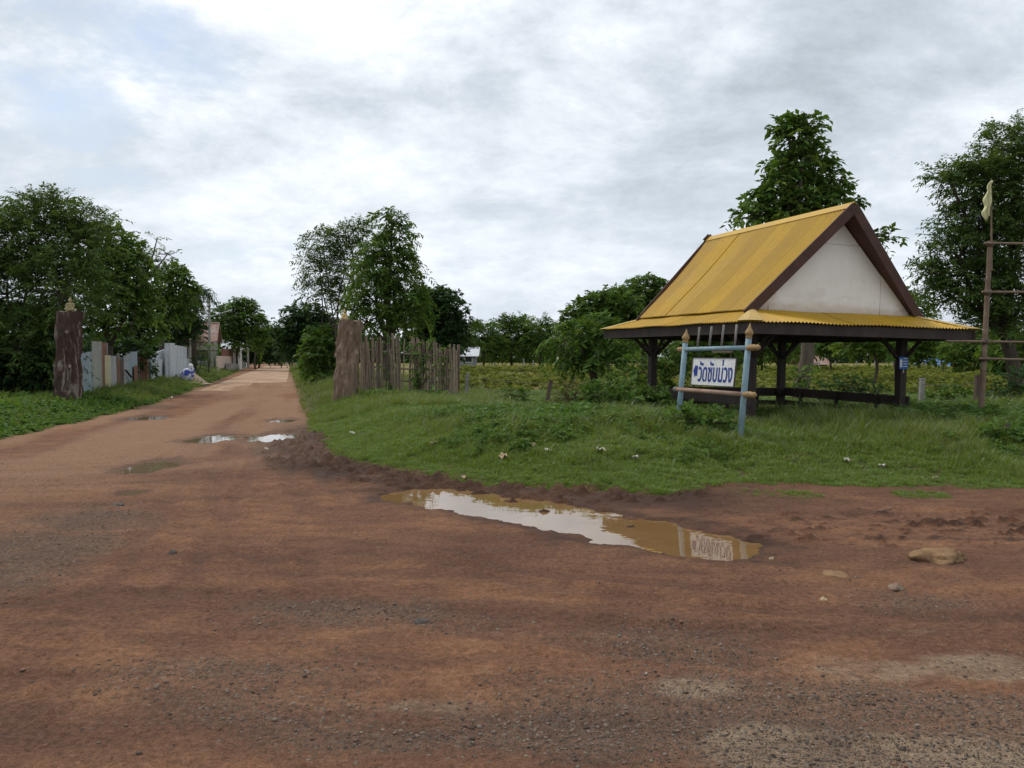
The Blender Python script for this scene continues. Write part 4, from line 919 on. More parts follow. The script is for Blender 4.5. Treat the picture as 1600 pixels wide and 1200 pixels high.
    sk = empty('cement_sack', c, 0, label='crumpled blue and white plastic sack slumped on the sand heap', cat='sack')
    link('sacking', MB().add(V, [(j * nn + i, j * nn + (i + 1) % nn, (j + 1) * nn + (i + 1) % nn, (j + 1) * nn + i) for j in range(mm) for i in range(nn)]), sm, sk, True)
    tie = MB().lathe([(0.05, 0), (0.11, 0.1), (0.16, 0.22), (0.10, 0.32), (0.02, 0.36)], 9, (0.28, 0, 0.33)); link('gathered_neck', tie, M['sign_white'], sk, True)
    # pink garden wall with slats and white pillars
    pw = empty('garden_wall', tuple(gz(348, 577)), label='low pinkish garden wall with brown slats and white pillars', cat='wall')
    facing_strip(337, 361, 556, 557, 1.6, 'wall_panel', M['pink_wall'], pw, 0, 0.2); facing_strip(378.6, 385, 560, 560.5, 1.6, 'wall_panel', M['pink_wall'], pw, 0, 0.2)
    for k in range(7): facing_strip(345 + k * 2.3, 346.6 + k * 2.3, 544.5 + k * .2, 544.6 + k * .2, 1.65, 'slat', M['brown_slat'], pw, 0, 0.06, base=557)
    for a, t in ((362.2, 545), (378, 550)): facing_strip(a, a + 3.6, t, t, 1.4, 'pillar', M['white_wall'], pw, 0, 0.4)
    facing_strip(360.5, 362.0, 545, 545, 1.5, 'gate_post', M['brown_slat'], pw, 0, 0.2); facing_strip(381.6, 383, 551, 551, 1.6, 'slat', M['brown_slat'], pw, 0, 0.06, base=561)
    facing_strip(353, 366, 568, 568, 1.2, 'planter', M['concrete'], pw, 0, 0.5)
left_side()

def house(name, label, px0, px1, py_base, py_eave, py_ridge, Y, dep, wall, roof, trim=None, wins=(), hip=0.0, ov=0.35, rz=0.0):
    p0, p1 = Vector(wp(px0, py_base, Y)), Vector(wp(px1, py_base, Y)); g = H(p0.x, p0.y)
    c = Vector(((p0.x + p1.x) / 2, Y + dep / 2, g)); W = p1.x - p0.x; he = wp(px0, py_eave, Y)[2] - g; hr = wp(px0, py_ridge, Y + dep / 2)[2] - g
    o = empty(name, c, rz, label=label, cat='house')
    link('wall', MB().box((0, 0, he / 2 - .15), (W, dep, he + .3)), M[wall], o)
    gb = MB()
    for sx in (-1, 1): x = sx * (W / 2 - .02); gb.add([(x, -dep / 2, he), (x, dep / 2, he), (x, 0, hr - .08), (x - sx * .1, -dep / 2, he), (x - sx * .1, dep / 2, he), (x - sx * .1, 0, hr - .08)], [(0, 1, 2), (5, 4, 3), (0, 2, 5, 3), (1, 4, 5, 2)])
    link('gable', gb, M[wall], o)
    for s in (-1, 1):
        L_ = MB().add([(-W / 2 - ov, s * (dep / 2 + ov), he - .1), (W / 2 + ov, s * (dep / 2 + ov), he - .1), (W / 2 + ov - hip, 0, hr), (-W / 2 - ov + hip, 0, hr)], [(0, 1, 2, 3) if s < 0 else (3, 2, 1, 0)]); q = link('roof_slope', L_, M[roof], o); q.modifiers.new('thick', 'SOLIDIFY').thickness = 0.06
    link('ridge_cap', MB().tube([(-W / 2 - ov + hip, 0, hr + .03), (W / 2 + ov - hip, 0, hr + .03)], 0.09, 8), M[trim or roof], o)
    for s in (-1, 1): link('barge_board', MB().beam((W / 2 + ov + .02, -dep / 2 - ov, he - .12), (W / 2 + ov + .02 - hip, 0, hr), 0.06, 0.22) if s < 0 else MB().beam((W / 2 + ov + .02, dep / 2 + ov, he - .12), (W / 2 + ov + .02 - hip, 0, hr), 0.06, 0.22), M[trim or roof], o)
    for (f, z, w, h_) in wins:
        wn = link('window', MB().box((-W / 2 + f * W, -dep / 2 - .02, z), (w + .16, .06, h_ + .16)), M['white_wall'], o); link('pane', MB().box((-W / 2 + f * W, -dep / 2 - .055, z), (w, .03, h_)), M['window'], wn)
house('bungalow', 'small house with rusty red tin roof behind the left fences', 286, 322, 578, 532, 505, 80, 5, 'concrete', 'rust_roof', None, ((0.25, 1.6, 1.0, 1.1), (0.7, 1.6, 1.0, 1.1)), rz=0.265)
house('tin_shed', 'grey shed with bright tin roof across the field by the dark round tree', 716, 743, 577, 555, 544, 88, 4, 'grey_wall', 'tin_bright', None, ((0.6, 1.2, 0.7, 0.7),))
house('garden_store', 'low pale roofed outbuilding behind the pink garden wall', 342, 368, 575, 546, 533, 104, 4, 'white_wall', 'tin_bright', None, ((0.5, 1.4, 0.9, 0.9),), rz=0.265)
house('farm_house', 'distant white house with blue roof across the field right of the pavilion', 1462, 1486, 577, 572, 562, 92, 5, 'white_wall', 'blue_roof', None, ((0.5, .55, 0.6, 0.5),))
house('stilt_house', 'distant brown roofed house seen through the open pavilion', 1262, 1292, 577, 568, 556, 93, 5, 'plank', 'rust_roof', None, ((0.4, .5, 0.6, 0.4),))
house('red_roof_house', 'far house with pinkish roof peeping out left of the young tree', 872, 884, 577, 540, 531, 118, 4, 'white_wall', 'rust_roof', None, ((0.5, 1.5, 0.8, 0.8),))

def utility_pole(px, ytop, Y, arm, label, lamp, n_ins):
    b = Vector(wp(px, 560, Y)); b.z = H(b.x, b.y); top = wp(px, ytop, Y)[2] - b.z
    o = empty('utility_pole', b, label=label, cat='utility pole', group='utility poles along the village road')
    link('pole', MB().tube([(0, 0, -.5), (0, 0, top)], [0.17, 0.11], 10), M['concrete'], o, True)
    for k in range(n_ins):
        z = top - 0.35 - 0.42 * k; br = link('bracket', MB().box((0.0, -0.1, z), (0.9 if k == 1 else 0.35, 0.06, 0.08)), M['iron'], o)
        for s in (-1, 1): link('insulator', MB().lathe([(0.03, 0), (0.06, 0.03), (0.06, 0.06), (0.03, 0.08), (0.055, 0.10), (0.03, 0.15)], 8, (s * (0.42 if k == 1 else 0.16), -0.1, z + 0.04)), M['white_wall'], br, True)
    if lamp:
        a = Vector(wp(lamp[0], lamp[1], Y)) - b; q = Vector(wp(lamp[2], lamp[3], Y)) - b; ar = link('lamp_arm', MB().tube([(0, -0.12, a.z), a, q], 0.035, 8), M['lamp_grey'], o, True)
        link('lamp_head', MB().beam(q - (q - a).normalized() * 0.1, q + (q - a).normalized() * 0.6, 0.18, 0.09), M['lamp_grey'], ar)
    return b, top
P1 = utility_pole(327.5, 459, 76, None, 'nearest concrete utility pole with insulators above the rusty roof', (331, 494, 353, 487), 4)
P2 = utility_pole(387.5, 516, 112, None, 'farther utility pole with lamp arm in front of roadside trees', (392, 516, 408, 512), 2)
P3 = utility_pole(441, 520, 165, None, 'farthest utility pole with lamp arm near the road bend', (444, 524, 450, 521), 2)
for k in range(3):
    z = 0.4 + 0.42 * k; w = MB()
    pts = [P1[0] + Vector((-22 + 0, -38, P1[1] - z - .3)), P1[0] + Vector((0.15, -.1, P1[1] - z)), P2[0] + Vector((0.15, -.1, P2[1] - z * .7)), P3[0] + Vector((0.1, -.1, P3[1] - z * .6))]
    full = []
    for i in range(3):
        for t in range(8):
            s = t / 8; q = Vector(pts[i]).lerp(Vector(pts[i + 1]), s); q.z -= 4 * s * (1 - s) * 0.55; full.append(q)
    full.append(Vector(pts[3])); link('power_line', MB().tube(full, 0.014, 5), M['cable'], None, label='%s of the three black power lines strung between the utility poles' % ('highest', 'middle', 'lowest')[k], cat='power line')
wb = Vector(gz(449, 569)); wb.z = H(wb.x, wb.y)
km = empty('roadside_marker', wb, label='tiny white marker post at the road bend', cat='marker post')
link('shaft', MB().lathe([(0.28, -.2), (0.28, 1.1), (0.2, 1.3), (0.05, 1.38)], 12), M['white_wall'], km, True); link('base', MB().box((0, 0, 0.05), (0.8, 0.8, 0.2)), M['concrete'], km)

# ------------------------------------------------------------------ foliage
def norm(v): return v / (np.linalg.norm(v, axis=-1, keepdims=True) + 1e-9)
def sprays(O, D, L, nl, ll, lw, droop, rng, spread=0.85):
    """arching twigs with leaflets on both sides; returns leaf quads"""
    n = len(O); L = np.broadcast_to(np.asarray(L, float), (n,))
    t = (np.arange(nl) + 0.6) / nl
    T = np.broadcast_to(t, (n, nl)) + rng.normal(0, 0.02, (n, nl))
    P = O[:, None] + D[:, None] * (L[:, None] * T)[..., None]
    P[..., 2] -= droop * L[:, None] * T ** 2
    tan = D[:, None] * np.ones((n, nl, 1)); tan[..., 2] -= 2 * droop * T; tan = norm(tan)
    up = norm(np.array([0, 0, 1.0]) + rng.normal(0, 0.35, (n, 1, 3)))
    side = norm(np.cross(tan, up)); sgn = np.where(np.arange(nl) % 2 == 0, 1.0, -1.0)[None, :, None]
    ld = norm(side * sgn * spread + tan * 0.55 + rng.normal(0, 0.22, (n, nl, 3)) - np.array([0, 0, 0.18]))
    nr = norm(np.cross(ld, np.cross(up + 0 * ld, ld)) + rng.normal(0, 0.25, (n, nl, 3)))
    wd = norm(np.cross(nr, ld)); k = (rng.uniform(0.5, 1.45, (n, nl)) * (1 - 0.35 * np.abs(T - 0.45) * 2 * 0.6))[..., None]
    a = P; tip = P + ld * ll * k - np.array([0, 0, 0.12]) * ll * k; mid = P + ld * ll * 0.45 * k
    l = mid + wd * lw * 0.5 * k + nr * lw * 0.10; r = mid - wd * lw * 0.5 * k + nr * lw * 0.10
    V = np.stack([a, r, tip, l], 2).reshape(-1, 3)
    rnd = np.clip(rng.uniform(0.15, 0.85, (n, 1)) + rng.normal(0, 0.12, (n, nl)), 0, 1).repeat(4, axis=1).ravel()
    return V, rnd
def leafmesh(name, parts):
    V = np.concatenate([p[0] for p in parts]); r = np.concatenate([p[1] for p in parts])
    return np_mesh(name, V, np.arange(len(V), dtype=np.int32).reshape(-1, 4), False, {'rnd': r})

STY = {  # spray length, leaflets, leaf length, leaf width, droop, sprays per m2, gap, limb colour
    'feather': dict(L=(0.45, 0.9), nl=15, ll=0.17, lw=0.060, droop=0.30, dens=13, gap=0.40, out=1.0, mat='leaf_feather'),
    'droop': dict(L=(0.5, 0.9), nl=13, ll=0.27, lw=0.085, droop=0.62, dens=10, gap=0.34, out=0.8, mat='leaf_broad'),
    'broad': dict(L=(0.25, 0.5), nl=8, ll=0.24, lw=0.125, droop=0.45, dens=17, gap=0.30, out=0.8, mat='leaf_broad'),
    'round': dict(L=(0.3, 0.6), nl=9, ll=0.34, lw=0.16, droop=0.40, dens=9, gap=0.26, out=0.7, mat='leaf_dark'),
    'far': dict(L=(0.5, 1.1), nl=8, ll=0.46, lw=0.22, droop=0.35, dens=4.6, gap=0.28, out=0.9, mat='leaf_dark'),
    'farfeather': dict(L=(0.6, 1.4), nl=11, ll=0.38, lw=0.15, droop=0.35, dens=5.0, gap=0.34, out=1.2, mat='leaf_feather'),
    'airy': dict(L=(0.4, 0.8), nl=11, ll=0.19, lw=0.07, droop=0.35, dens=6.0, gap=0.52, out=1.0, mat='leaf_feather'),
    'bush': dict(L=(0.2, 0.42), nl=8, ll=0.115, lw=0.065, droop=0.40, dens=44, gap=0.30, out=0.9, mat='leaf_weed'),
}
NV = 0
def crown_parts(blobs, sty, rng, scale=1.0):
    parts = []; tips = []
    for (c, r) in blobs:
        c, r = np.asarray(c, float), np.asarray(r, float)
        area = 4 * math.pi * ((r[0] * r[1]) ** 1.6 / 3 + (r[0] * r[2]) ** 1.6 / 3 + (r[1] * r[2]) ** 1.6 / 3) ** (1 / 1.6)
        n = int(sty['dens'] * area * scale) + 6
        d = norm(rng.normal(0, 1, (n, 3))); d[:, 2] = np.where(d[:, 2] < -0.55, -d[:, 2], d[:, 2])
        sd_ = int(rng.integers(1, 9999))
        q1 = fbm(d[:, 0] * 2.1 + d[:, 2] * 1.3 + 9, d[:, 1] * 2.1 - d[:, 2] * 1.1 + sd_ % 50, sd_, 3)
        q2 = fbm(d[:, 0] * 5.2 + d[:, 2] * 4.3 + 9, d[:, 1] * 5.2 - d[:, 2] * 3.9 + sd_ % 50, sd_ + 3, 2)
        rad = 0.86 + 0.62 * (q1 - 0.35) * 0.9 + 0.34 * (q2 - 0.5)
        shell = np.where(rng.random(n) < 0.66, rng.uniform(0.80, 1.03, n), rng.uniform(0.30, 0.82, n))
        keep = (q2 > sty['gap'] - 0.08) | (shell < 0.7)
        O = c + d * r * (rad * shell)[:, None]
        D = norm(d * sty['out'] + np.array([0, 0, 0.28]) + rng.normal(0, 0.42, (n, 3)))
        O, D = O[keep], D[keep]
        parts.append(sprays(O, D, rng.uniform(*sty['L'], len(O)), sty['nl'], sty['ll'], sty['lw'], sty['droop'], rng))
        tips.append(O)
    return parts, tips
def limb(mb, p, q, r0, r1, rng, sag=0.12, n=6, seg=5):
    p, q = np.asarray(p, float), np.asarray(q, float); L = np.linalg.norm(q - p); off = rng.normal(0, 0.06 * L, 3); pts = []
    for i in range(seg + 1):
        t = i / seg; pts.append(p + (q - p) * t + off * math.sin(math.pi * t) + np.array([0, 0, sag * L * t * (1 - t)]))
    mb.tube(pts, [r0 + (r1 - r0) * i / seg for i in range(seg + 1)], n); return pts
SEED = [100]
def tree(name, label, base, blobs_px, Y, sty, mat=None, bark='bark', tr=None, stems=1, density=1.0, cat='tree', group=None, trunk_top=None, dep=0.9):
    """blobs_px: (px, py, rx, ry[, dY]) as seen; real ellipsoids at their own depth"""
    SEED[0] += 1; rng = np.random.default_rng(SEED[0]); S_ = STY[sty]
    b = wp(base, 600, Y); b[2] = H(b[0], b[1])
    blobs = []
    for q in blobs_px:
        yy = Y + (q[4] if len(q) > 4 else 0.0); c = wp(q[0], q[1], yy) - b; k = yy / F
        blobs.append((c, (q[2] * k, max(q[2], q[3]) * k * dep, q[3] * k)))
    root = empty(name, tuple(b), label=label, cat=cat, group=group)
    parts, tips = crown_parts(blobs, S_, rng, density)
    link('crown', leafmesh('crown', parts), M[mat or S_['mat']], root)
    mb = MB(); top = max(c[2] for c, r in blobs); tr = tr or 0.02 * (top + 1)
    lo = min(c[2] for c, r in blobs); fork = trunk_top if trunk_top else max(0.5, 0.75 * lo)
    cxy = np.mean([c[:2] for c, r in blobs], 0) * 0.35
    for s in range(stems):
        o = rng.normal(0, 0.14 * (stems > 1), 2); f = np.array([cxy[0] + o[0] * 4, cxy[1] + o[1] * 4, fork * rng.uniform(0.9, 1.1)])
        limb(mb, (o[0], o[1], -0.3), f, tr / math.sqrt(stems) * 1.35, tr / math.sqrt(stems), rng, 0, 9)
        for i, (c, r) in enumerate(blobs):
            if i % stems != s: continue
            limb(mb, f, c, tr * 0.62 / math.sqrt(stems), tr * 0.25, rng)
            T = tips[i]
            for j in rng.choice(len(T), min(len(T), 9), replace=False): limb(mb, c, T[j], tr * 0.22, 0.012, rng, 0.05, 4, 3)
    link('trunk', mb, M[bark], root, True)
    return root
T = tree
# --- left of the road
T('feathery_tree', 'large feathery tree at the far left, overhanging the dark stump', 45, [(55, 390, 85, 62), (10, 460, 95, 75), (120, 375, 55, 48), (75, 335, 45, 32), (-40, 400, 80, 80), (100, 460, 70, 60, -1), (30, 545, 75, 60, -1.5), (70, 590, 45, 45, -.5), (-30, 580, 70, 60)], 30, 'feather', stems=2, density=1.5)
T('garden_tree', 'leafy green tree above the tin fence, right of the dark stump', 170, [(165, 400, 50, 52), (195, 440, 45, 60), (150, 470, 55, 50), (165, 515, 38, 26), (205, 480, 30, 40)], 37, 'broad', density=0.85, mat='leaf_broad')
T('thorn_tree', 'sparse thorny tree with bare twigs reaching right over the left fences', 200, [(215, 395, 18, 22), (240, 408, 26, 10), (262, 397, 20, 6), (245, 375, 10, 5), (225, 420, 25, 20)], 42, 'airy', density=0.55, tr=0.12)
T('clipped_tree', 'dark rounded bushy tree overhanging the brick pier', 226, [(225, 522, 33, 28), (205, 535, 26, 24), (232, 508, 22, 20)], 44, 'broad', density=0.9, mat='leaf_broad', trunk_top=1.6)
T('yard_tree', 'broad green tree behind the white panel fence', 255, [(255, 455, 42, 40), (280, 450, 26, 30), (240, 490, 38, 38), (270, 490, 30, 30)], 54, 'round', density=0.8, mat='leaf_broad')
T('dark_yard_tree', 'dark low tree between the white panels and the rusty roof', 285, [(285, 500, 24, 30), (270, 525, 22, 25), (300, 520, 18, 22)], 60, 'round', density=0.8)
T('hedge_bush', 'dark brownish hedge bush behind the sand heap', 308, [(307, 573, 15, 15), (314, 566, 10, 14)], 58, 'bush', density=0.16, mat='leaf_dark', cat='bush', trunk_top=.5)
T('topiary_bush', 'clipped bush with bright green flat crown before the pink wall', 326, [(327, 547, 15, 8), (325, 558, 13, 9), (327, 571, 11, 12)], 68, 'bush', density=0.22, mat='leaf_light', cat='bush', trunk_top=.6)
T('roadside_tree', 'bushy tree right of the nearest utility pole', 372, [(370, 500, 36, 28), (350, 515, 25, 25), (395, 520, 28, 28), (375, 535, 38, 25), (380, 480, 18, 12)], 98, 'far', density=1.0, mat='leaf_broad')
T('roadside_tree', 'dark tree behind the farther utility pole', 405, [(405, 535, 30, 22), (420, 540, 24, 22), (400, 555, 32, 14), (425, 525, 18, 14)], 118, 'far', density=1.0)
T('roadside_tree', 'small tree closing the left side of the road bend', 436, [(436, 545, 22, 18), (425, 556, 22, 10), (448, 548, 16, 14)], 150, 'far', density=1.0)
T('flowering_shrub', 'yellowish shrub beside the farther utility pole', 402, [(401, 529, 8, 5), (396, 532, 6, 5)], 108, 'far', density=1.6, mat='leaf_light', cat='bush')
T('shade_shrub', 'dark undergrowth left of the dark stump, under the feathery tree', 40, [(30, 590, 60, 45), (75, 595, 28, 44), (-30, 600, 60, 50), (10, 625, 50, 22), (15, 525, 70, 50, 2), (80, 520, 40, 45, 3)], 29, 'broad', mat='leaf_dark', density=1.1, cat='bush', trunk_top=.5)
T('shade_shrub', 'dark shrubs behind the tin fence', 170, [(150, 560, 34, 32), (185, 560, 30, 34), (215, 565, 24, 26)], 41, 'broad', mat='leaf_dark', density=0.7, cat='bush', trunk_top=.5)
T('yard_shrub', 'dull grey green creeper thicket before the rusty roofed house', 305, [(303, 545, 14, 26), (312, 540, 10, 22), (295, 560, 12, 18)], 66, 'bush', mat='leaf_dry', density=0.2, cat='bush', trunk_top=.5)
T('yard_tree', 'leafy tree hiding the left part of the rusty roofed house', 290, [(288, 520, 20, 32), (275, 545, 18, 24), (298, 500, 12, 16)], 70, 'round', mat='leaf_dark', density=0.9)
T('roadside_bush', 'dark hedge along the road behind the pink wall', 395, [(392, 556, 16, 14), (410, 557, 18, 13), (428, 559, 14, 10)], 116, 'far', mat='leaf_dark', density=1.5, cat='bush', trunk_top=.5)
T('roadside_bush', 'dark hedge closing the end of the road', 452, [(440, 558, 14, 9), (455, 556, 14, 11), (470, 557, 14, 12), (448, 546, 16, 12)], 158, 'far', mat='leaf_dark', density=1.2, cat='bush', trunk_top=.5)
# --- right of the road
T('roadside_tree', 'dark spreading tree over the right side of the road bend', 475, [(480, 505, 38, 28), (462, 520, 30, 26), (500, 525, 36, 34), (455, 540, 22, 22), (480, 545, 38, 24)], 92, 'far', density=1.2)
T('roadside_bush', 'brownish green bush between the road and the knobbly stump', 505, [(505, 545, 32, 34), (515, 575, 26, 32), (495, 575, 22, 28)], 46, 'round', density=1.0, mat='leaf_weed', cat='bush', trunk_top=.6)
T('roadside_bush', 'bright green low bush at the right road edge', 487, [(482, 572, 20, 14), (490, 588, 18, 14), (474, 580, 10, 8)], 52, 'bush', density=0.35, mat='leaf_light', cat='bush', trunk_top=.4)
T('slender_tree', 'airy slender tree with several thin stems behind the knobbly stump', 535, [(505, 385, 30, 26), (545, 372, 30, 22), (500, 425, 34, 26), (540, 420, 38, 36), (505, 460, 30, 22), (545, 465, 32, 30), (570, 362, 20, 16)], 46, 'airy', stems=4, density=3.4, tr=0.13, mat='leaf_feather', trunk_top=2.2)
T('neem_tree', 'dense drooping tree with pointed top behind the bamboo fence', 605, [(613, 352, 22, 20), (620, 375, 26, 20), (602, 400, 36, 28), (615, 425, 42, 30), (585, 430, 35, 35), (630, 460, 34, 36), (590, 475, 45, 40), (640, 490, 28, 34), (575, 505, 35, 30), (620, 510, 40, 28)], 38, 'droop', density=0.85, mat='leaf_broad')
T('round_tree', 'big dark round tree behind the right end of the bamboo fence', 690, [(690, 500, 38, 50), (665, 515, 34, 44), (705, 525, 26, 44), (660, 475, 24, 24), (685, 545, 40, 30)], 66, 'round', density=1.15, mat='leaf_dark')
# --- across the field
for lab, b, bl, Y, sty, mt in [
    ('leafy tree right of the tin shed', 757, [(755, 530, 24, 26), (765, 548, 28, 24), (742, 515, 14, 8)], 96, 'farfeather', 'leaf_broad'),
    ('tallest tree of the clump in the middle of the field edge', 800, [(795, 525, 32, 26), (812, 512, 24, 16), (800, 550, 40, 24), (785, 505, 12, 8)], 99, 'farfeather', 'leaf_broad'),
    ('feathery tree at the right of the middle clump', 842, [(840, 530, 28, 24), (845, 550, 26, 24), (855, 512, 8, 14)], 97, 'farfeather', 'leaf_broad'),
    ('spindly tree between the middle clump and the mango trees', 874, [(872, 520, 12, 10), (878, 545, 16, 24), (885, 530, 10, 10)], 104, 'farfeather', 'leaf_feather')]:
    T('field_edge_tree', lab, b, bl, Y, sty, mt, group='trees across the field', trunk_top=1.5, density=1.05)
T('mango_tree', 'rounded mango tree left of the pavilion roof', 950, [(925, 490, 40, 28), (960, 480, 44, 30), (945, 520, 55, 40), (905, 515, 30, 30), (985, 515, 40, 40)], 58, 'round', mat='leaf_broad', density=0.95)
T('mango_tree', 'rounded mango tree rising just behind the yellow roof edge', 1005, [(1010, 455, 36, 22), (985, 475, 36, 26), (1025, 490, 45, 40), (1000, 530, 50, 34)], 66, 'round', mat='leaf_broad', density=0.95)
T('young_tree', 'young light green tree before the mango trees left of the pavilion', 926, [(905, 540, 34, 28), (930, 525, 36, 26), (890, 560, 26, 24), (940, 560, 34, 28), (912, 575, 30, 18), (960, 540, 26, 30)], 24.5, 'droop', mat='leaf_broad', density=0.8, tr=0.11, trunk_top=1.0)
# --- behind and right of the pavilion
T('tall_tree', 'tall tapering tree rising behind the yellow pavilion roof', 1243, [(1232, 202, 22, 13), (1262, 196, 20, 12), (1246, 222, 30, 20), (1258, 250, 40, 22), (1226, 268, 32, 20), (1282, 278, 36, 22), (1240, 298, 46, 24), (1210, 318, 40, 22), (1290, 316, 42, 24), (1182, 340, 34, 18), (1255, 345, 70, 30), (1380, 375, 16, 12)], 25, 'broad', density=0.95, mat='leaf_broad', bark='bark_mid', tr=0.17)
T('shade_tree', 'dark tree between the pavilion gable and the large right hand tree', 1400, [(1385, 480, 38, 34), (1425, 490, 34, 34), (1395, 520, 45, 26), (1350, 500, 36, 34)], 44, 'broad', density=0.55, mat='leaf_broad')
T('rain_tree', 'large feathery tree at the right edge behind the flag', 1590, [(1585, 240, 50, 46), (1520, 290, 48, 36), (1560, 310, 62, 52), (1620, 300, 70, 80), (1530, 360, 62, 46), (1590, 390, 75, 60), (1500, 400, 46, 34), (1530, 450, 68, 46), (1460, 425, 28, 12), (1485, 465, 40, 26), (1600, 470, 70, 55), (1560, 510, 60, 36), (1480, 275, 26, 10)], 29, 'feather', density=1.75, mat='leaf_feather', tr=0.20)
for lab, b, bl, Y in [
    ('first background tree seen through the pavilion, next to its left rear post', 1085, [(1080, 545, 50, 30), (1120, 540, 40, 30), (1100, 565, 55, 16)], 62),
    ('second background tree seen through the pavilion, near its rear post', 1190, [(1190, 540, 45, 30), (1225, 545, 40, 26), (1160, 555, 30, 22)], 66),
    ('background tree above the stilt house', 1300, [(1290, 540, 40, 22), (1320, 535, 36, 24), (1255, 540, 30, 24)], 74),
    ('background tree with visible trunk beside the right front post', 1362, [(1362, 540, 36, 24), (1340, 535, 28, 20), (1385, 545, 26, 20)], 40),
    ('background tree left of the blue roofed house', 1432, [(1425, 545, 30, 26), (1450, 540, 30, 24), (1440, 560, 34, 14)], 70),
    ('background tree right of the blue roofed house', 1520, [(1510, 550, 36, 26), (1550, 545, 40, 36), (1530, 570, 42, 16)], 60),
    ('background tree at the right edge of the field', 1600, [(1590, 550, 50, 40), (1620, 580, 50, 30), (1575, 575, 34, 22)], 48)]:
    T('field_edge_tree', lab, b, bl, Y, 'round' if Y < 65 else 'far', 'leaf_broad', group='trees across the field', density=0.85, trunk_top=1.6)
# --- bushes
for nm, lab, b, bl, Y, mt, dn in [
    ('bush', 'leafy bush filling the gap between the sign and the young tree', 1010, [(1010, 585, 42, 26), (1045, 590, 38, 28), (1065, 565, 30, 30), (985, 605, 36, 20)], 20.5, 'leaf_weed', 0.55),
    ('bush', 'low green thicket left of the sign post', 985, [(965, 628, 40, 20), (1005, 632, 42, 20), (1030, 640, 30, 14), (930, 620, 26, 16)], 17.2, 'leaf_weed', 0.95),
    ('bush', 'weeds growing round the feet of the sign posts', 1095, [(1085, 655, 26, 12), (1115, 660, 26, 11), (1070, 668, 22, 10)], 13.3, 'leaf_weed', 1.3),
    ('bush', 'dark thorny bush behind the pavilion bench', 1335, [(1330, 610, 40, 20), (1360, 618, 30, 14), (1300, 615, 26, 14)], 21.5, 'leaf_dark', 0.4),
    ('bush', 'rounded bush between the two fence posts right of the pavilion', 1485, [(1480, 622, 30, 20), (1500, 630, 26, 18), (1465, 632, 20, 12)], 20.5, 'leaf_broad', 0.5),
    ('bush', 'tall shrub at the right edge under the feathery tree', 1590, [(1590, 605, 32, 30), (1570, 630, 30, 22), (1610, 630, 40, 30)], 20, 'leaf_dark', 0.5),
    ('bush', 'dry brownish bush by the leaning stub post', 900, [(895, 610, 20, 14), (880, 625, 20, 10), (915, 620, 18, 12)], 22.5, 'leaf_dry', 0.35),
    ('bush', 'small dark bush in the grass left of the leaning stub post', 797, [(797, 617, 20, 9), (815, 622, 14, 7)], 24.0, 'leaf_broad', 0.5),
    ('bush', 'leafy shrub by the rear post inside the pavilion', 1255, [(1250, 595, 22, 20), (1240, 615, 22, 16)], 22.5, 'leaf_broad', 0.4),
    ('bush', 'sprawling weed thicket in the right foreground grass', 1580, [(1570, 690, 36, 16), (1600, 700, 40, 18), (1535, 695, 26, 10)], 12.6, 'leaf_weed', 1.2),
    ('bush', 'weeds at the foot of the bamboo fence', 660, [(600, 622, 30, 8), (640, 625, 30, 9), (685, 625, 30, 9)], 25.0, 'leaf_weed', 0.5)]:
    T(nm, lab, b, bl, Y, 'bush', mt, density=dn, cat='bush', trunk_top=0.25, tr=0.025)
# creeper on the bamboo fence
def vine():
    rng = np.random.default_rng(9); O = []; stem = MB(); root = empty('climbing_vine', tuple(wp(670, 600, 26.3)), label='green creeper climbing the right half of the bamboo fence', cat='vine'); b = np.array(root.location)
    for px0, px1 in ((650, 662), (655, 650), (612, 606), (690, 700), (660, 668)):
        pts = []
        for i in range(9):
            t = i / 8; px = px0 + (px1 - px0) * t + rng.normal(0, 2.5); py = 622 - t * (622 - np.interp(px, [563, 612, 640, 672, 715], [535, 525, 534, 540, 547])); Y = 28.6 - 3 * (px - 563) / 151 - 0.08
            pts.append(wp(px, py, Y) - b)
        stem.tube(pts, 0.012, 5)
        for p in pts:
            for _ in range(4): O.append(p + rng.normal(0, 0.13, 3) * (1, 0.25, 1))
    O = np.array(O); D = norm(rng.normal(0, 1, (len(O), 3)) + np.array([0, -0.8, 0.2]))
    link('foliage', leafmesh('foliage', [sprays(O, D, rng.uniform(0.12, 0.3, len(O)), 6, 0.11, 0.07, 0.5, rng)]), M['leaf_weed'], root); link('stem', stem, M['bark'], root)
vine()
# fan palm with hanging dead fronds
def palm():
    rng = np.random.default_rng(31); Y = 63; b = wp(303, 590, Y); b[2] = H(b[0], b[1]); root = empty('palm_tree', tuple(b), label='shaggy palm with drooping fronds left of the rusty roof', cat='palm tree')
    top = wp(306, 455, Y) - b; link('trunk', MB().tube([(0, 0, -.3), (top[0] * .3, 0, top[2] * .5), tuple(top)], [0.22, 0.17, 0.15], 9), M['bark'], root, True)
    n = 26; a = rng.uniform(0, 2 * np.pi, n); e = rng.uniform(-0.5, 1.0, n); D = norm(np.stack([np.cos(a), np.sin(a), e], 1)); O = np.repeat(top[None], n, 0)
    link('crown', leafmesh('crown', [sprays(O, D, rng.uniform(1.2, 2.0, n), 46, 0.55, 0.05, 0.75, rng, 0.9)]), M['leaf_dark'], root)
    D2 = norm(np.stack([np.cos(a) * .5, np.sin(a) * .5, -1 + 0 * a], 1)); link('dead_fronds', leafmesh('dead_fronds', [sprays(O, D2, rng.uniform(1.2, 2.4, n), 30, 0.4, 0.05, 0.3, rng, 0.6)]), M['leaf_dry'], root)
palm()
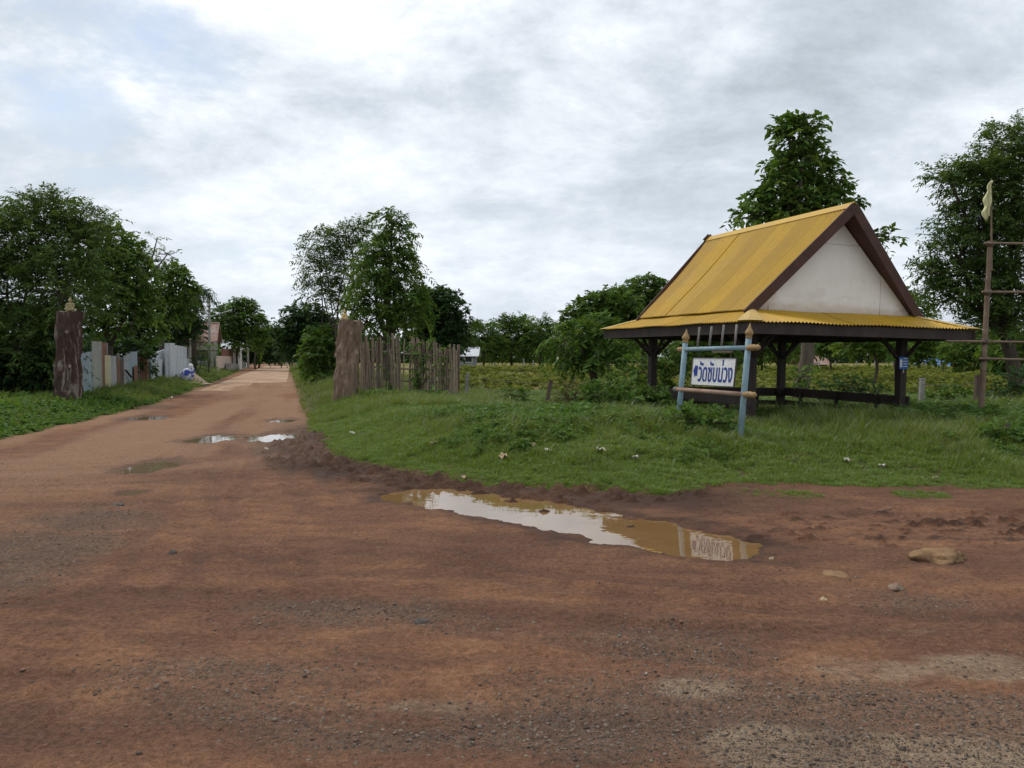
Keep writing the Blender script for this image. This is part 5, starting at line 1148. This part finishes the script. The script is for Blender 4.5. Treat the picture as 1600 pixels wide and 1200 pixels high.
# wood beyond the fields, one mass
def far_wood():
    rng = np.random.default_rng(77); bl = []
    for k in range(170):
        px = rng.uniform(-500, 2100); Y = rng.uniform(170, 215)
        if 436 < px < 466: continue
        c = wp(px, 560, Y); h = rng.uniform(3.5, 6.5); bl.append(((c[0], c[1], 0.45 * h), (rng.uniform(4, 7), 4, h * 0.75)))
    p, _ = crown_parts(bl, dict(L=(0.8, 1.8), nl=6, ll=1.0, lw=0.5, droop=0.3, dens=0.9, gap=0.25, out=0.9), rng); link('far_woodland', leafmesh('far_woodland', p), M['leaf_dark'], None, label='distant dark woodland closing the horizon beyond the fields', kind='stuff', cat='woodland')
far_wood()

# ------------------------------------------------------------------ ground cover (scattered tufts; nobody could count them)
def tuft(name, n, h, w, spread, mat, seed, bend=0.5, leaves=0, ll=0.06, lw=0.035):
    rng = np.random.default_rng(seed); V = []; Q = []; Rn = []
    for k in range(n):
        a = rng.uniform(0, 6.283); r = spread * math.sqrt(rng.random()); x, y = r * math.cos(a), r * math.sin(a); hh = h * rng.uniform(0.55, 1.2); la = rng.uniform(0, 6.283); le = bend * hh * rng.uniform(0.2, 1.2)
        dx, dy = math.cos(la), math.sin(la); px, py = -dy * w / 2, dx * w / 2; o = len(V)
        V += [(x - px, y - py, -0.01), (x + px, y + py, -0.01), (x + dx * le * .35 + px * .8, y + dy * le * .35 + py * .8, hh * .6), (x + dx * le * .35 - px * .8, y + dy * le * .35 - py * .8, hh * .6), (x + dx * le, y + dy * le, hh), (x + dx * le - px * .1, y + dy * le - py * .1, hh)]
        Q += [(o, o + 1, o + 2, o + 3), (o + 3, o + 2, o + 4, o + 5)]; Rn += [rng.uniform(0.1, 0.9)] * 6
    if leaves:
        O = np.stack([rng.normal(0, spread * .5, leaves), rng.normal(0, spread * .5, leaves), rng.uniform(0.01, h, leaves)], 1); D = norm(np.stack([rng.normal(0, 1, leaves), rng.normal(0, 1, leaves), rng.uniform(0.1, 0.9, leaves)], 1))
        lv, lr = sprays(O, D, rng.uniform(h * .5, h * 1.1, leaves), 5, ll, lw, 0.5, rng); o = len(V); V += [tuple(p) for p in lv]; Rn += list(lr); Q += [(o + 4 * i, o + 4 * i + 1, o + 4 * i + 2, o + 4 * i + 3) for i in range(len(lv) // 4)]
    me = np_mesh(name, np.array(V), np.array(Q), False, {'rnd': np.array(Rn)}); me.materials.append(M[mat]); return bpy.data.objects.new(name, me)
def scatter(name, label, pts, scl, protos, seed, cat):
    rng = np.random.default_rng(seed); n = len(pts); me = bpy.data.meshes.new(name); me.vertices.add(n); me.vertices.foreach_set('co', np.asarray(pts, np.float32).ravel())
    for nm, ty, val in (('scl', 'FLOAT', scl), ('rz', 'FLOAT', rng.uniform(0, 6.283, n)), ('rx', 'FLOAT', rng.normal(0, 0.10, n)), ('kd', 'FLOAT', rng.integers(0, len(protos), n))):
        a = me.attributes.new(nm, ty, 'POINT'); a.data.foreach_set('value', np.asarray(val, np.float32))
    o = bpy.data.objects.new(name, me); COL.objects.link(o); tag(o, label, cat, None, 'stuff')
    ng = bpy.data.node_groups.new(name, 'GeometryNodeTree'); ng.interface.new_socket('Geometry', in_out='INPUT', socket_type='NodeSocketGeometry'); ng.interface.new_socket('Geometry', in_out='OUTPUT', socket_type='NodeSocketGeometry')
    N, L = ng.nodes, ng.links; gi, go = N.new('NodeGroupInput'), N.new('NodeGroupOutput'); mp = N.new('GeometryNodeMeshToPoints'); L.new(gi.outputs[0], mp.inputs[0]); jn = N.new('GeometryNodeJoinGeometry'); L.new(jn.outputs[0], go.inputs[0])
    def at(k):
        a = N.new('GeometryNodeInputNamedAttribute'); a.data_type = 'FLOAT'; a.inputs['Name'].default_value = k; return a.outputs['Attribute']
    cb = N.new('ShaderNodeCombineXYZ'); L.new(at('rx'), cb.inputs[0]); L.new(at('rz'), cb.inputs[2]); kd = at('kd'); sc = at('scl')
    for k, p in enumerate(protos):
        io = N.new('GeometryNodeInstanceOnPoints'); oi = N.new('GeometryNodeObjectInfo'); oi.inputs['Object'].default_value = p
        cmp = N.new('FunctionNodeCompare'); cmp.data_type = 'FLOAT'; cmp.operation = 'EQUAL'; L.new(kd, cmp.inputs[0]); cmp.inputs[1].default_value = k; cmp.inputs['Epsilon'].default_value = 0.3
        L.new(mp.outputs[0], io.inputs['Points']); L.new(cmp.outputs[0], io.inputs['Selection']); L.new(oi.outputs['Geometry'], io.inputs['Instance']); L.new(cb.outputs[0], io.inputs['Rotation']); L.new(sc, io.inputs['Scale']); L.new(io.outputs[0], jn.inputs[0])
    o.modifiers.new('scatter', 'NODES').node_group = ng; return o
def sample(n, x0, x1, y0, y1, rng, bias=1.0):
    y = y0 + (y1 - y0) * rng.random(n) ** bias; x = x0 + (x1 - x0) * rng.random(n); return x, y
def in_view(x, y, m=1.5): return (np.abs(x) < 0.66 * y + m)
pv_c, pv_s = math.cos(0.333), math.sin(0.333)
def under_roof(x, y):
    l = (x - 5.53) * pv_c + (y - 17.56) * pv_s; m = -(x - 5.53) * pv_s + (y - 17.56) * pv_c; return (np.abs(l) < 1.9) & (np.abs(m) < 2.0)
def cover():
    rng = np.random.default_rng(5)
    lawn = [tuft('lawn_tuft', 46, 0.055, 0.006, 0.10, 'grass', 1, 0.9), tuft('lawn_tuft', 40, 0.075, 0.006, 0.11, 'grass', 2, 0.8), tuft('lawn_tuft', 34, 0.05, 0.007, 0.10, 'grass', 3, 1.1, 5, 0.03, 0.02)]
    tall = [tuft('tall_tuft', 34, 0.26, 0.009, 0.10, 'grass_tall', 4, 0.6), tuft('tall_tuft', 26, 0.34, 0.010, 0.12, 'grass_tall', 5, 0.7), tuft('tall_tuft', 30, 0.20, 0.009, 0.12, 'grass', 6, 0.7)]
    weed = [tuft('weed', 0, 0.20, 0.01, 0.16, 'leaf_weed', 7, 0.5, 16, 0.075, 0.045), tuft('weed', 4, 0.26, 0.008, 0.15, 'leaf_weed', 8, 0.5, 14, 0.09, 0.05), tuft('weed', 0, 0.15, 0.01, 0.18, 'leaf_weed', 9, 0.5, 18, 0.06, 0.04)]
    creeper = [tuft('creeper', 0, 0.11, 0.01, 0.22, 'leaf_weed', 17, 0.5, 20, 0.085, 0.06), tuft('creeper', 0, 0.15, 0.01, 0.22, 'leaf_weed', 18, 0.5, 18, 0.10, 0.065)]
    crop = [tuft('crop_plant', 3, 0.26, 0.012, 0.12, 'crop', 10, 0.5, 14, 0.13, 0.075), tuft('crop_plant', 3, 0.20, 0.012, 0.14, 'crop', 11, 0.5, 12, 0.12, 0.07)]
    # right hand bank
    x, y = sample(230000, -6, 24, 9.3, 32, rng, 1.5); k = in_view(x, y); x, y = x[k], y[k]
    z, A = terrain(x, y, True); sr = poly_sd(x, y, POLY_R); g = A['grass']; low = under_roof(x, y)
    patch = fbm(x * 0.9, y * 0.9, 15, 3); d = np.hypot(x, y)
    keep = (g > rng.uniform(0.25, 0.9, len(x))) & ~(low & (rng.random(len(x)) < 0.8)) & (rng.random(len(x)) < 0.42 + 1.25 * (patch - 0.28)) & (z > -0.02)
    size = np.clip(0.42 + 0.26 * np.maximum(sr, 0), 0.42, 1.35) * rng.uniform(0.7, 1.3, len(x)) * (0.7 + 0.6 * patch)
    P = np.stack([x, y, z], 1)
    scatter('lawn_grass', 'short green lawn grass on the bank by the puddle', P[keep], size[keep] * 1.15, lawn, 1, 'grass')
    k2 = keep & (rng.random(len(x)) < np.clip((sr - 1.0 + 3.2 * (patch - 0.5)) * 0.20, 0.012, 0.5))
    shr = 0.38 + 0.62 * sstep(22, 15, y - 0.25 * np.maximum(x, 0))
    scatter('tall_grass', 'taller ragged grass around the sign, pavilion and fences', P[k2], shr[k2] * rng.uniform(0.55, 1.1, k2.sum()) * np.clip(0.5 + 0.17 * (sr[k2] - 1.0), 0.35, 1.25) * (0.5 + patch[k2]), tall, 2, 'grass')
    wn = fbm(x * 0.55, y * 0.55, 19, 3)
    k3 = keep & (rng.random(len(x)) < 0.30 * sstep(0.6, 3.0, sr) * sstep(0.40, 0.58, wn)) 
    scatter('weeds', 'broad leaved weeds growing through the grass', P[k3], shr[k3] * rng.uniform(0.5, 1.3, k3.sum()) * np.clip(0.45 + 0.2 * sr[k3], 0.45, 1.5), weed, 3, 'weeds')
    # verge right of the village road, farther off
    x, y = sample(30000, -45, 0, 20, 120, rng, 1.8); z, A = terrain(x, y, True); sr = poly_sd(x, y, POLY_R); k = (sr > 0) & (sr < 7) & in_view(x, y)
    scatter('verge_grass', 'long grass along the right verge of the village road', np.stack([x, y, z], 1)[k], rng.uniform(0.45, 1.0, k.sum()) * (0.7 + y[k] / 70) * np.clip(0.5 + 0.25 * sr[k], 0.5, 1.0), tall, 4, 'grass')
    # left verge
    x, y = sample(60000, -46, -6, 11, 95, rng, 2.2); z, A = terrain(x, y, True); sl = poly_sd(x, y, POLY_L); k = (A['grass'] > rng.uniform(0.3, 0.9, len(x))) & (sl > -0.1) & (sl < 6) & in_view(x, y, 3)
    x, y, z, sl = x[k], y[k], z[k], sl[k]; P = np.stack([x, y, z], 1); f = np.clip(0.6 + 0.25 * sl, 0.5, 1.3) * (1 + np.maximum(0, y - 25) / 60)
    far = sstep(26, 34, y); c = rng.random(len(x)) < (0.85 - 0.6 * far)
    scatter('creeping_weeds', 'low leafy creepers covering the left verge', P[c], f[c] * rng.uniform(0.7, 1.3, c.sum()), creeper, 5, 'weeds')
    scatter('left_verge_grass', 'green grass along the left verge of the village road', P[~c], f[~c] * rng.uniform(0.7, 1.2, (~c).sum()) * 0.9, tall, 6, 'grass')
    # the crop field, in rows
    rows = np.arange(27.5, 90, 0.85); pts = []
    for i, yy in enumerate(rows):
        n = int(26 + yy * 2.2); xx = rng.uniform(-0.12 * yy - 4, 0.72 * yy + 4, n); yj = yy + rng.normal(0, 0.10, n); pts.append(np.stack([xx, yj], 1))
    p = np.concatenate(pts); sr = poly_sd(p[:, 0], p[:, 1], POLY_R); den = fbm(p[:, 0] * 0.12, p[:, 1] * 0.12, 23, 3); k = (sr > 5) & (rng.random(len(p)) < 0.15 + 1.4 * (den - 0.28)) & (p[:, 0] > -0.075 * p[:, 1]); p = p[k]
    z = terrain(p[:, 0], p[:, 1]); scatter('field_crop', 'rows of low green crop plants in the brown field', np.stack([p[:, 0], p[:, 1], z], 1), rng.uniform(0.6, 1.25, len(p)) * (0.9 + p[:, 1] / 130), crop, 7, 'crop')
cover()

# ------------------------------------------------------------------ loose stones, litter
def stones_mesh(name, pts, siz, rng, mat, label):
    n = len(pts); t = (1 + 5 ** .5) / 2
    ico = norm(np.array([(-1, t, 0), (1, t, 0), (-1, -t, 0), (1, -t, 0), (0, -1, t), (0, 1, t), (0, -1, -t), (0, 1, -t), (t, 0, -1), (t, 0, 1), (-t, 0, -1), (-t, 0, 1)], float))
    Fc = np.array([(0, 11, 5), (0, 5, 1), (0, 1, 7), (0, 7, 10), (0, 10, 11), (1, 5, 9), (5, 11, 4), (11, 10, 2), (10, 7, 6), (7, 1, 8), (3, 9, 4), (3, 4, 2), (3, 2, 6), (3, 6, 8), (3, 8, 9), (4, 9, 5), (2, 4, 11), (6, 2, 10), (8, 6, 7), (9, 8, 1)])
    V = ico[None] * rng.uniform(0.62, 1.2, (n, 12, 1)); a = rng.uniform(0, 6.283, n); c, s = np.cos(a)[:, None], np.sin(a)[:, None]
    sx, sy, sz = rng.uniform(.8, 1.4, n)[:, None], rng.uniform(.6, 1.0, n)[:, None], rng.uniform(.35, .75, n)[:, None]
    X, Y_, Z = V[..., 0] * sx, V[..., 1] * sy, V[..., 2] * sz
    V = np.stack([X * c - Y_ * s, X * s + Y_ * c, Z], -1) * siz[:, None, None] + pts[:, None]
    me = np_mesh(name, V.reshape(-1, 3), (Fc[None] + 12 * np.arange(n)[:, None, None]).reshape(-1, 3), False, {'rnd': rng.uniform(0, 1, n).repeat(12)}); link(name, me, mat, None, label=label, kind='stuff', cat='gravel')
def gravel():
    rng = np.random.default_rng(12); n = NT('gravel_stone'); r = n.attr('rnd'); f = n.noise(60, 4)
    c = n.ramp(r, [(0.0, (0.065, 0.048, 0.039)), (0.35, (0.145, 0.10, 0.075)), (0.6, (0.19, 0.15, 0.118)), (0.85, (0.19, 0.10, 0.06)), (0.97, (0.20, 0.16, 0.125)), (1.0, (0.34, 0.28, 0.23))]); m = n.pbr(n.mix(0.6, c, n.mix(1.0, c, n.ramp(f, [(0.25, 0.6), (0.75, 1.35)]), 'MULTIPLY')), 0.9, n.bump(f, 0.004))
    x, y = sample(90000, -10, 10, 3.1, 16, rng, 1.9); k = in_view(x, y, 0.6); x, y = x[k], y[k]; z, A = terrain(x, y, True)
    p = 0.07 + 0.75 * A['gravel'] + 0.25 * A['pale']; k = (rng.random(len(x)) < p) & (A['grass'] < 0.3) & (z > WATER + 0.004) & (A['shallow'] < 0.3); x, y, z = x[k], y[k], z[k]
    s = 0.003 + 0.0125 * rng.random(len(x)) ** 4.0; k = s * 1266 / y > 0.62; x, y, z, s = x[k], y[k], z[k], s[k]; k = rng.permutation(len(x))[:26000]
    stones_mesh('gravel', np.stack([x, y, z + s * 0.15], 1)[k], s[k], rng, m, 'loose gravel and small stones over the dirt road')
gravel()
def rock(name, px, py, wpx, hpx, mat, label, seed, cat='stone', flat=1.0):
    rng = np.random.default_rng(seed); p = gz(px, py + hpx * 0.3); k = p[1] / F; rx, rz = wpx * k / 2, hpx * k; mb = MB(); n, m = 28, 18; V = []
    for j in range(m + 1):
        ph = math.pi * j / m
        for i in range(n):
            a = 2 * math.pi * i / n; d = np.array([math.sin(ph) * math.cos(a), math.sin(ph) * math.sin(a), math.cos(ph)])
            q = float(fbm(np.array(d[0] * 1.7 + d[2] + seed), np.array(d[1] * 1.7 - d[2]), seed, 4)) - 0.5; q2 = float(fbm(np.array(d[0] * 5 + d[2] * 2 + seed), np.array(d[1] * 5 - d[2] * 3), seed + 5, 3)) - 0.5; q += 0.5 * q2; V.append((d[0] * rx * (1 + q * .9), d[1] * rx * 0.8 * (1 + q * .9), max(-0.3, d[2]) * rz * 0.8 * (1 + q * 1.3) * flat))
    mb.add(V, [(j * n + i, (j + 1) * n + i, (j + 1) * n + (i + 1) % n, j * n + (i + 1) % n) for j in range(m) for i in range(n)])
    o = link(name, mb, M[mat], None, True, label=label, cat=cat); o.location = (p[0], p[1], H(p[0], p[1]) - 0.004); o.rotation_euler = (0, 0, seed)
rock('earth_lump', 1466, 868, 72, 19, 'stone_ochre', 'large ochre lump of earth on the bare soil at right', 3, 'earth lump')
rock('stone', 1400, 916, 30, 8, 'stone', 'flat brown stone below the ochre lump', 4); rock('stone', 1305, 895, 46, 6, 'stone_ochre', 'long low clod left of the ochre lump', 5)
rock('stone', 270, 862, 14, 8, 'stone_dark', 'single dark stone on the bare soil at left', 6); rock('stone', 658, 969, 26, 8, 'stone_dark', 'flat grey stone in the middle of the foreground', 7)
rock('stone', 1288, 935, 13, 7, 'leaf_litter', 'pale tan stone below the puddle at right', 8); rock('stone', 184, 788, 18, 5, 'stone_dark', 'small dark clod below the muddy ring puddle', 9)
rock('stone', 845, 790, 42, 5, 'stone_dark', 'mud clod standing in the middle of the long puddle', 10, 'mud clod')
rock('stone', 1205, 872, 9, 4, 'leaf_litter', 'pale pebble at the right end of the long puddle', 13); rock('stone', 1068, 864, 12, 5, 'stone_dark', 'small dark pebble at the near edge of the long puddle', 14)
def litter(px, py, wpx, mat, label, seed, name='paper_scrap', cat='litter'):
    rng = np.random.default_rng(seed); p = gz(px, py); k = 0.85 * wpx * p[1] / F; n = 6; V = []
    for j in range(n):
        for i in range(n): V.append(((i / (n - 1) - .5) * k + rng.normal(0, k * .05), (j / (n - 1) - .5) * k * 0.8 + rng.normal(0, k * .05), k * (0.35 + 0.25 * math.sin(i * 1.3 + seed) * math.cos(j * 1.1) + rng.normal(0, .05))))
    o = link(name, MB().add(V, [(j * n + i, j * n + i + 1, (j + 1) * n + i + 1, (j + 1) * n + i) for j in range(n - 1) for i in range(n - 1)]), M[mat], None, True, label=label, cat=cat); o.location = (p[0], p[1], H(p[0], p[1]) + 0.045); o.rotation_euler = (0.35, 0.1, seed); o.modifiers.new('thick', 'SOLIDIFY').thickness = 0.003
for k, (px, py, w, m, lab) in enumerate([(855, 704, 12, 'litter', 'pale paper scrap left of the larger crumpled scrap on the grass'), (940, 712, 18, 'litter', 'largest crumpled pale scrap on the grass in the middle'), (993, 709, 11, 'litter', 'pale scrap right of the largest crumpled scrap'), (678, 698, 12, 'leaf_litter', 'tan scrap on the grass above the left end of the puddle'), (788, 722, 18, 'leaf_litter', 'tan dry leaf in the short grass above the puddle'), (832, 701, 12, 'leaf_litter', 'brownish leaf left of the pale scraps'), (550, 681, 8, 'litter', 'small white scrap on the grass at the road corner'), (1323, 727, 12, 'litter', 'white scrap in the grass below the pavilion'), (1379, 735, 12, 'litter', 'upright white scrap in the grass right of the pavilion'), (1463, 754, 10, 'leaf_litter', 'tan leaf at the grass edge on the right'), (268, 626, 9, 'litter', 'pale scrap at the left verge edge'), (725, 752, 9, 'leaf_litter', 'yellowish leaf on the mud rim above the puddle'), (416, 706, 7, 'litter', 'white scrap on the dirt road below the bright puddle')]):
    litter(px, py, w, m, lab, k + 1)
def stick(px0, py0, px1, py1, r, label, seed):
    p, q = gz(px0, py0), gz(px1, py1); rng = np.random.default_rng(seed); pts = []
    for i in range(7):
        t = i / 6; c = p + (q - p) * t; pts.append((c[0] + rng.normal(0, .01), c[1] + rng.normal(0, .01), H(c[0], c[1]) + r * 0.7 + 0.01 * math.sin(3 * t)))
    link('stick', MB().tube(pts, [r * (1 - .4 * i / 6) for i in range(7)], 6), M['plank' if seed % 2 else 'bark_pale'], None, True, label=label, cat='stick')
stick(1365, 803, 1392, 795, 0.010, 'pale curved twig on the soil right of the puddle', 2); stick(1555, 749, 1590, 760, 0.009, 'pale straw stalk at the right grass edge', 4)
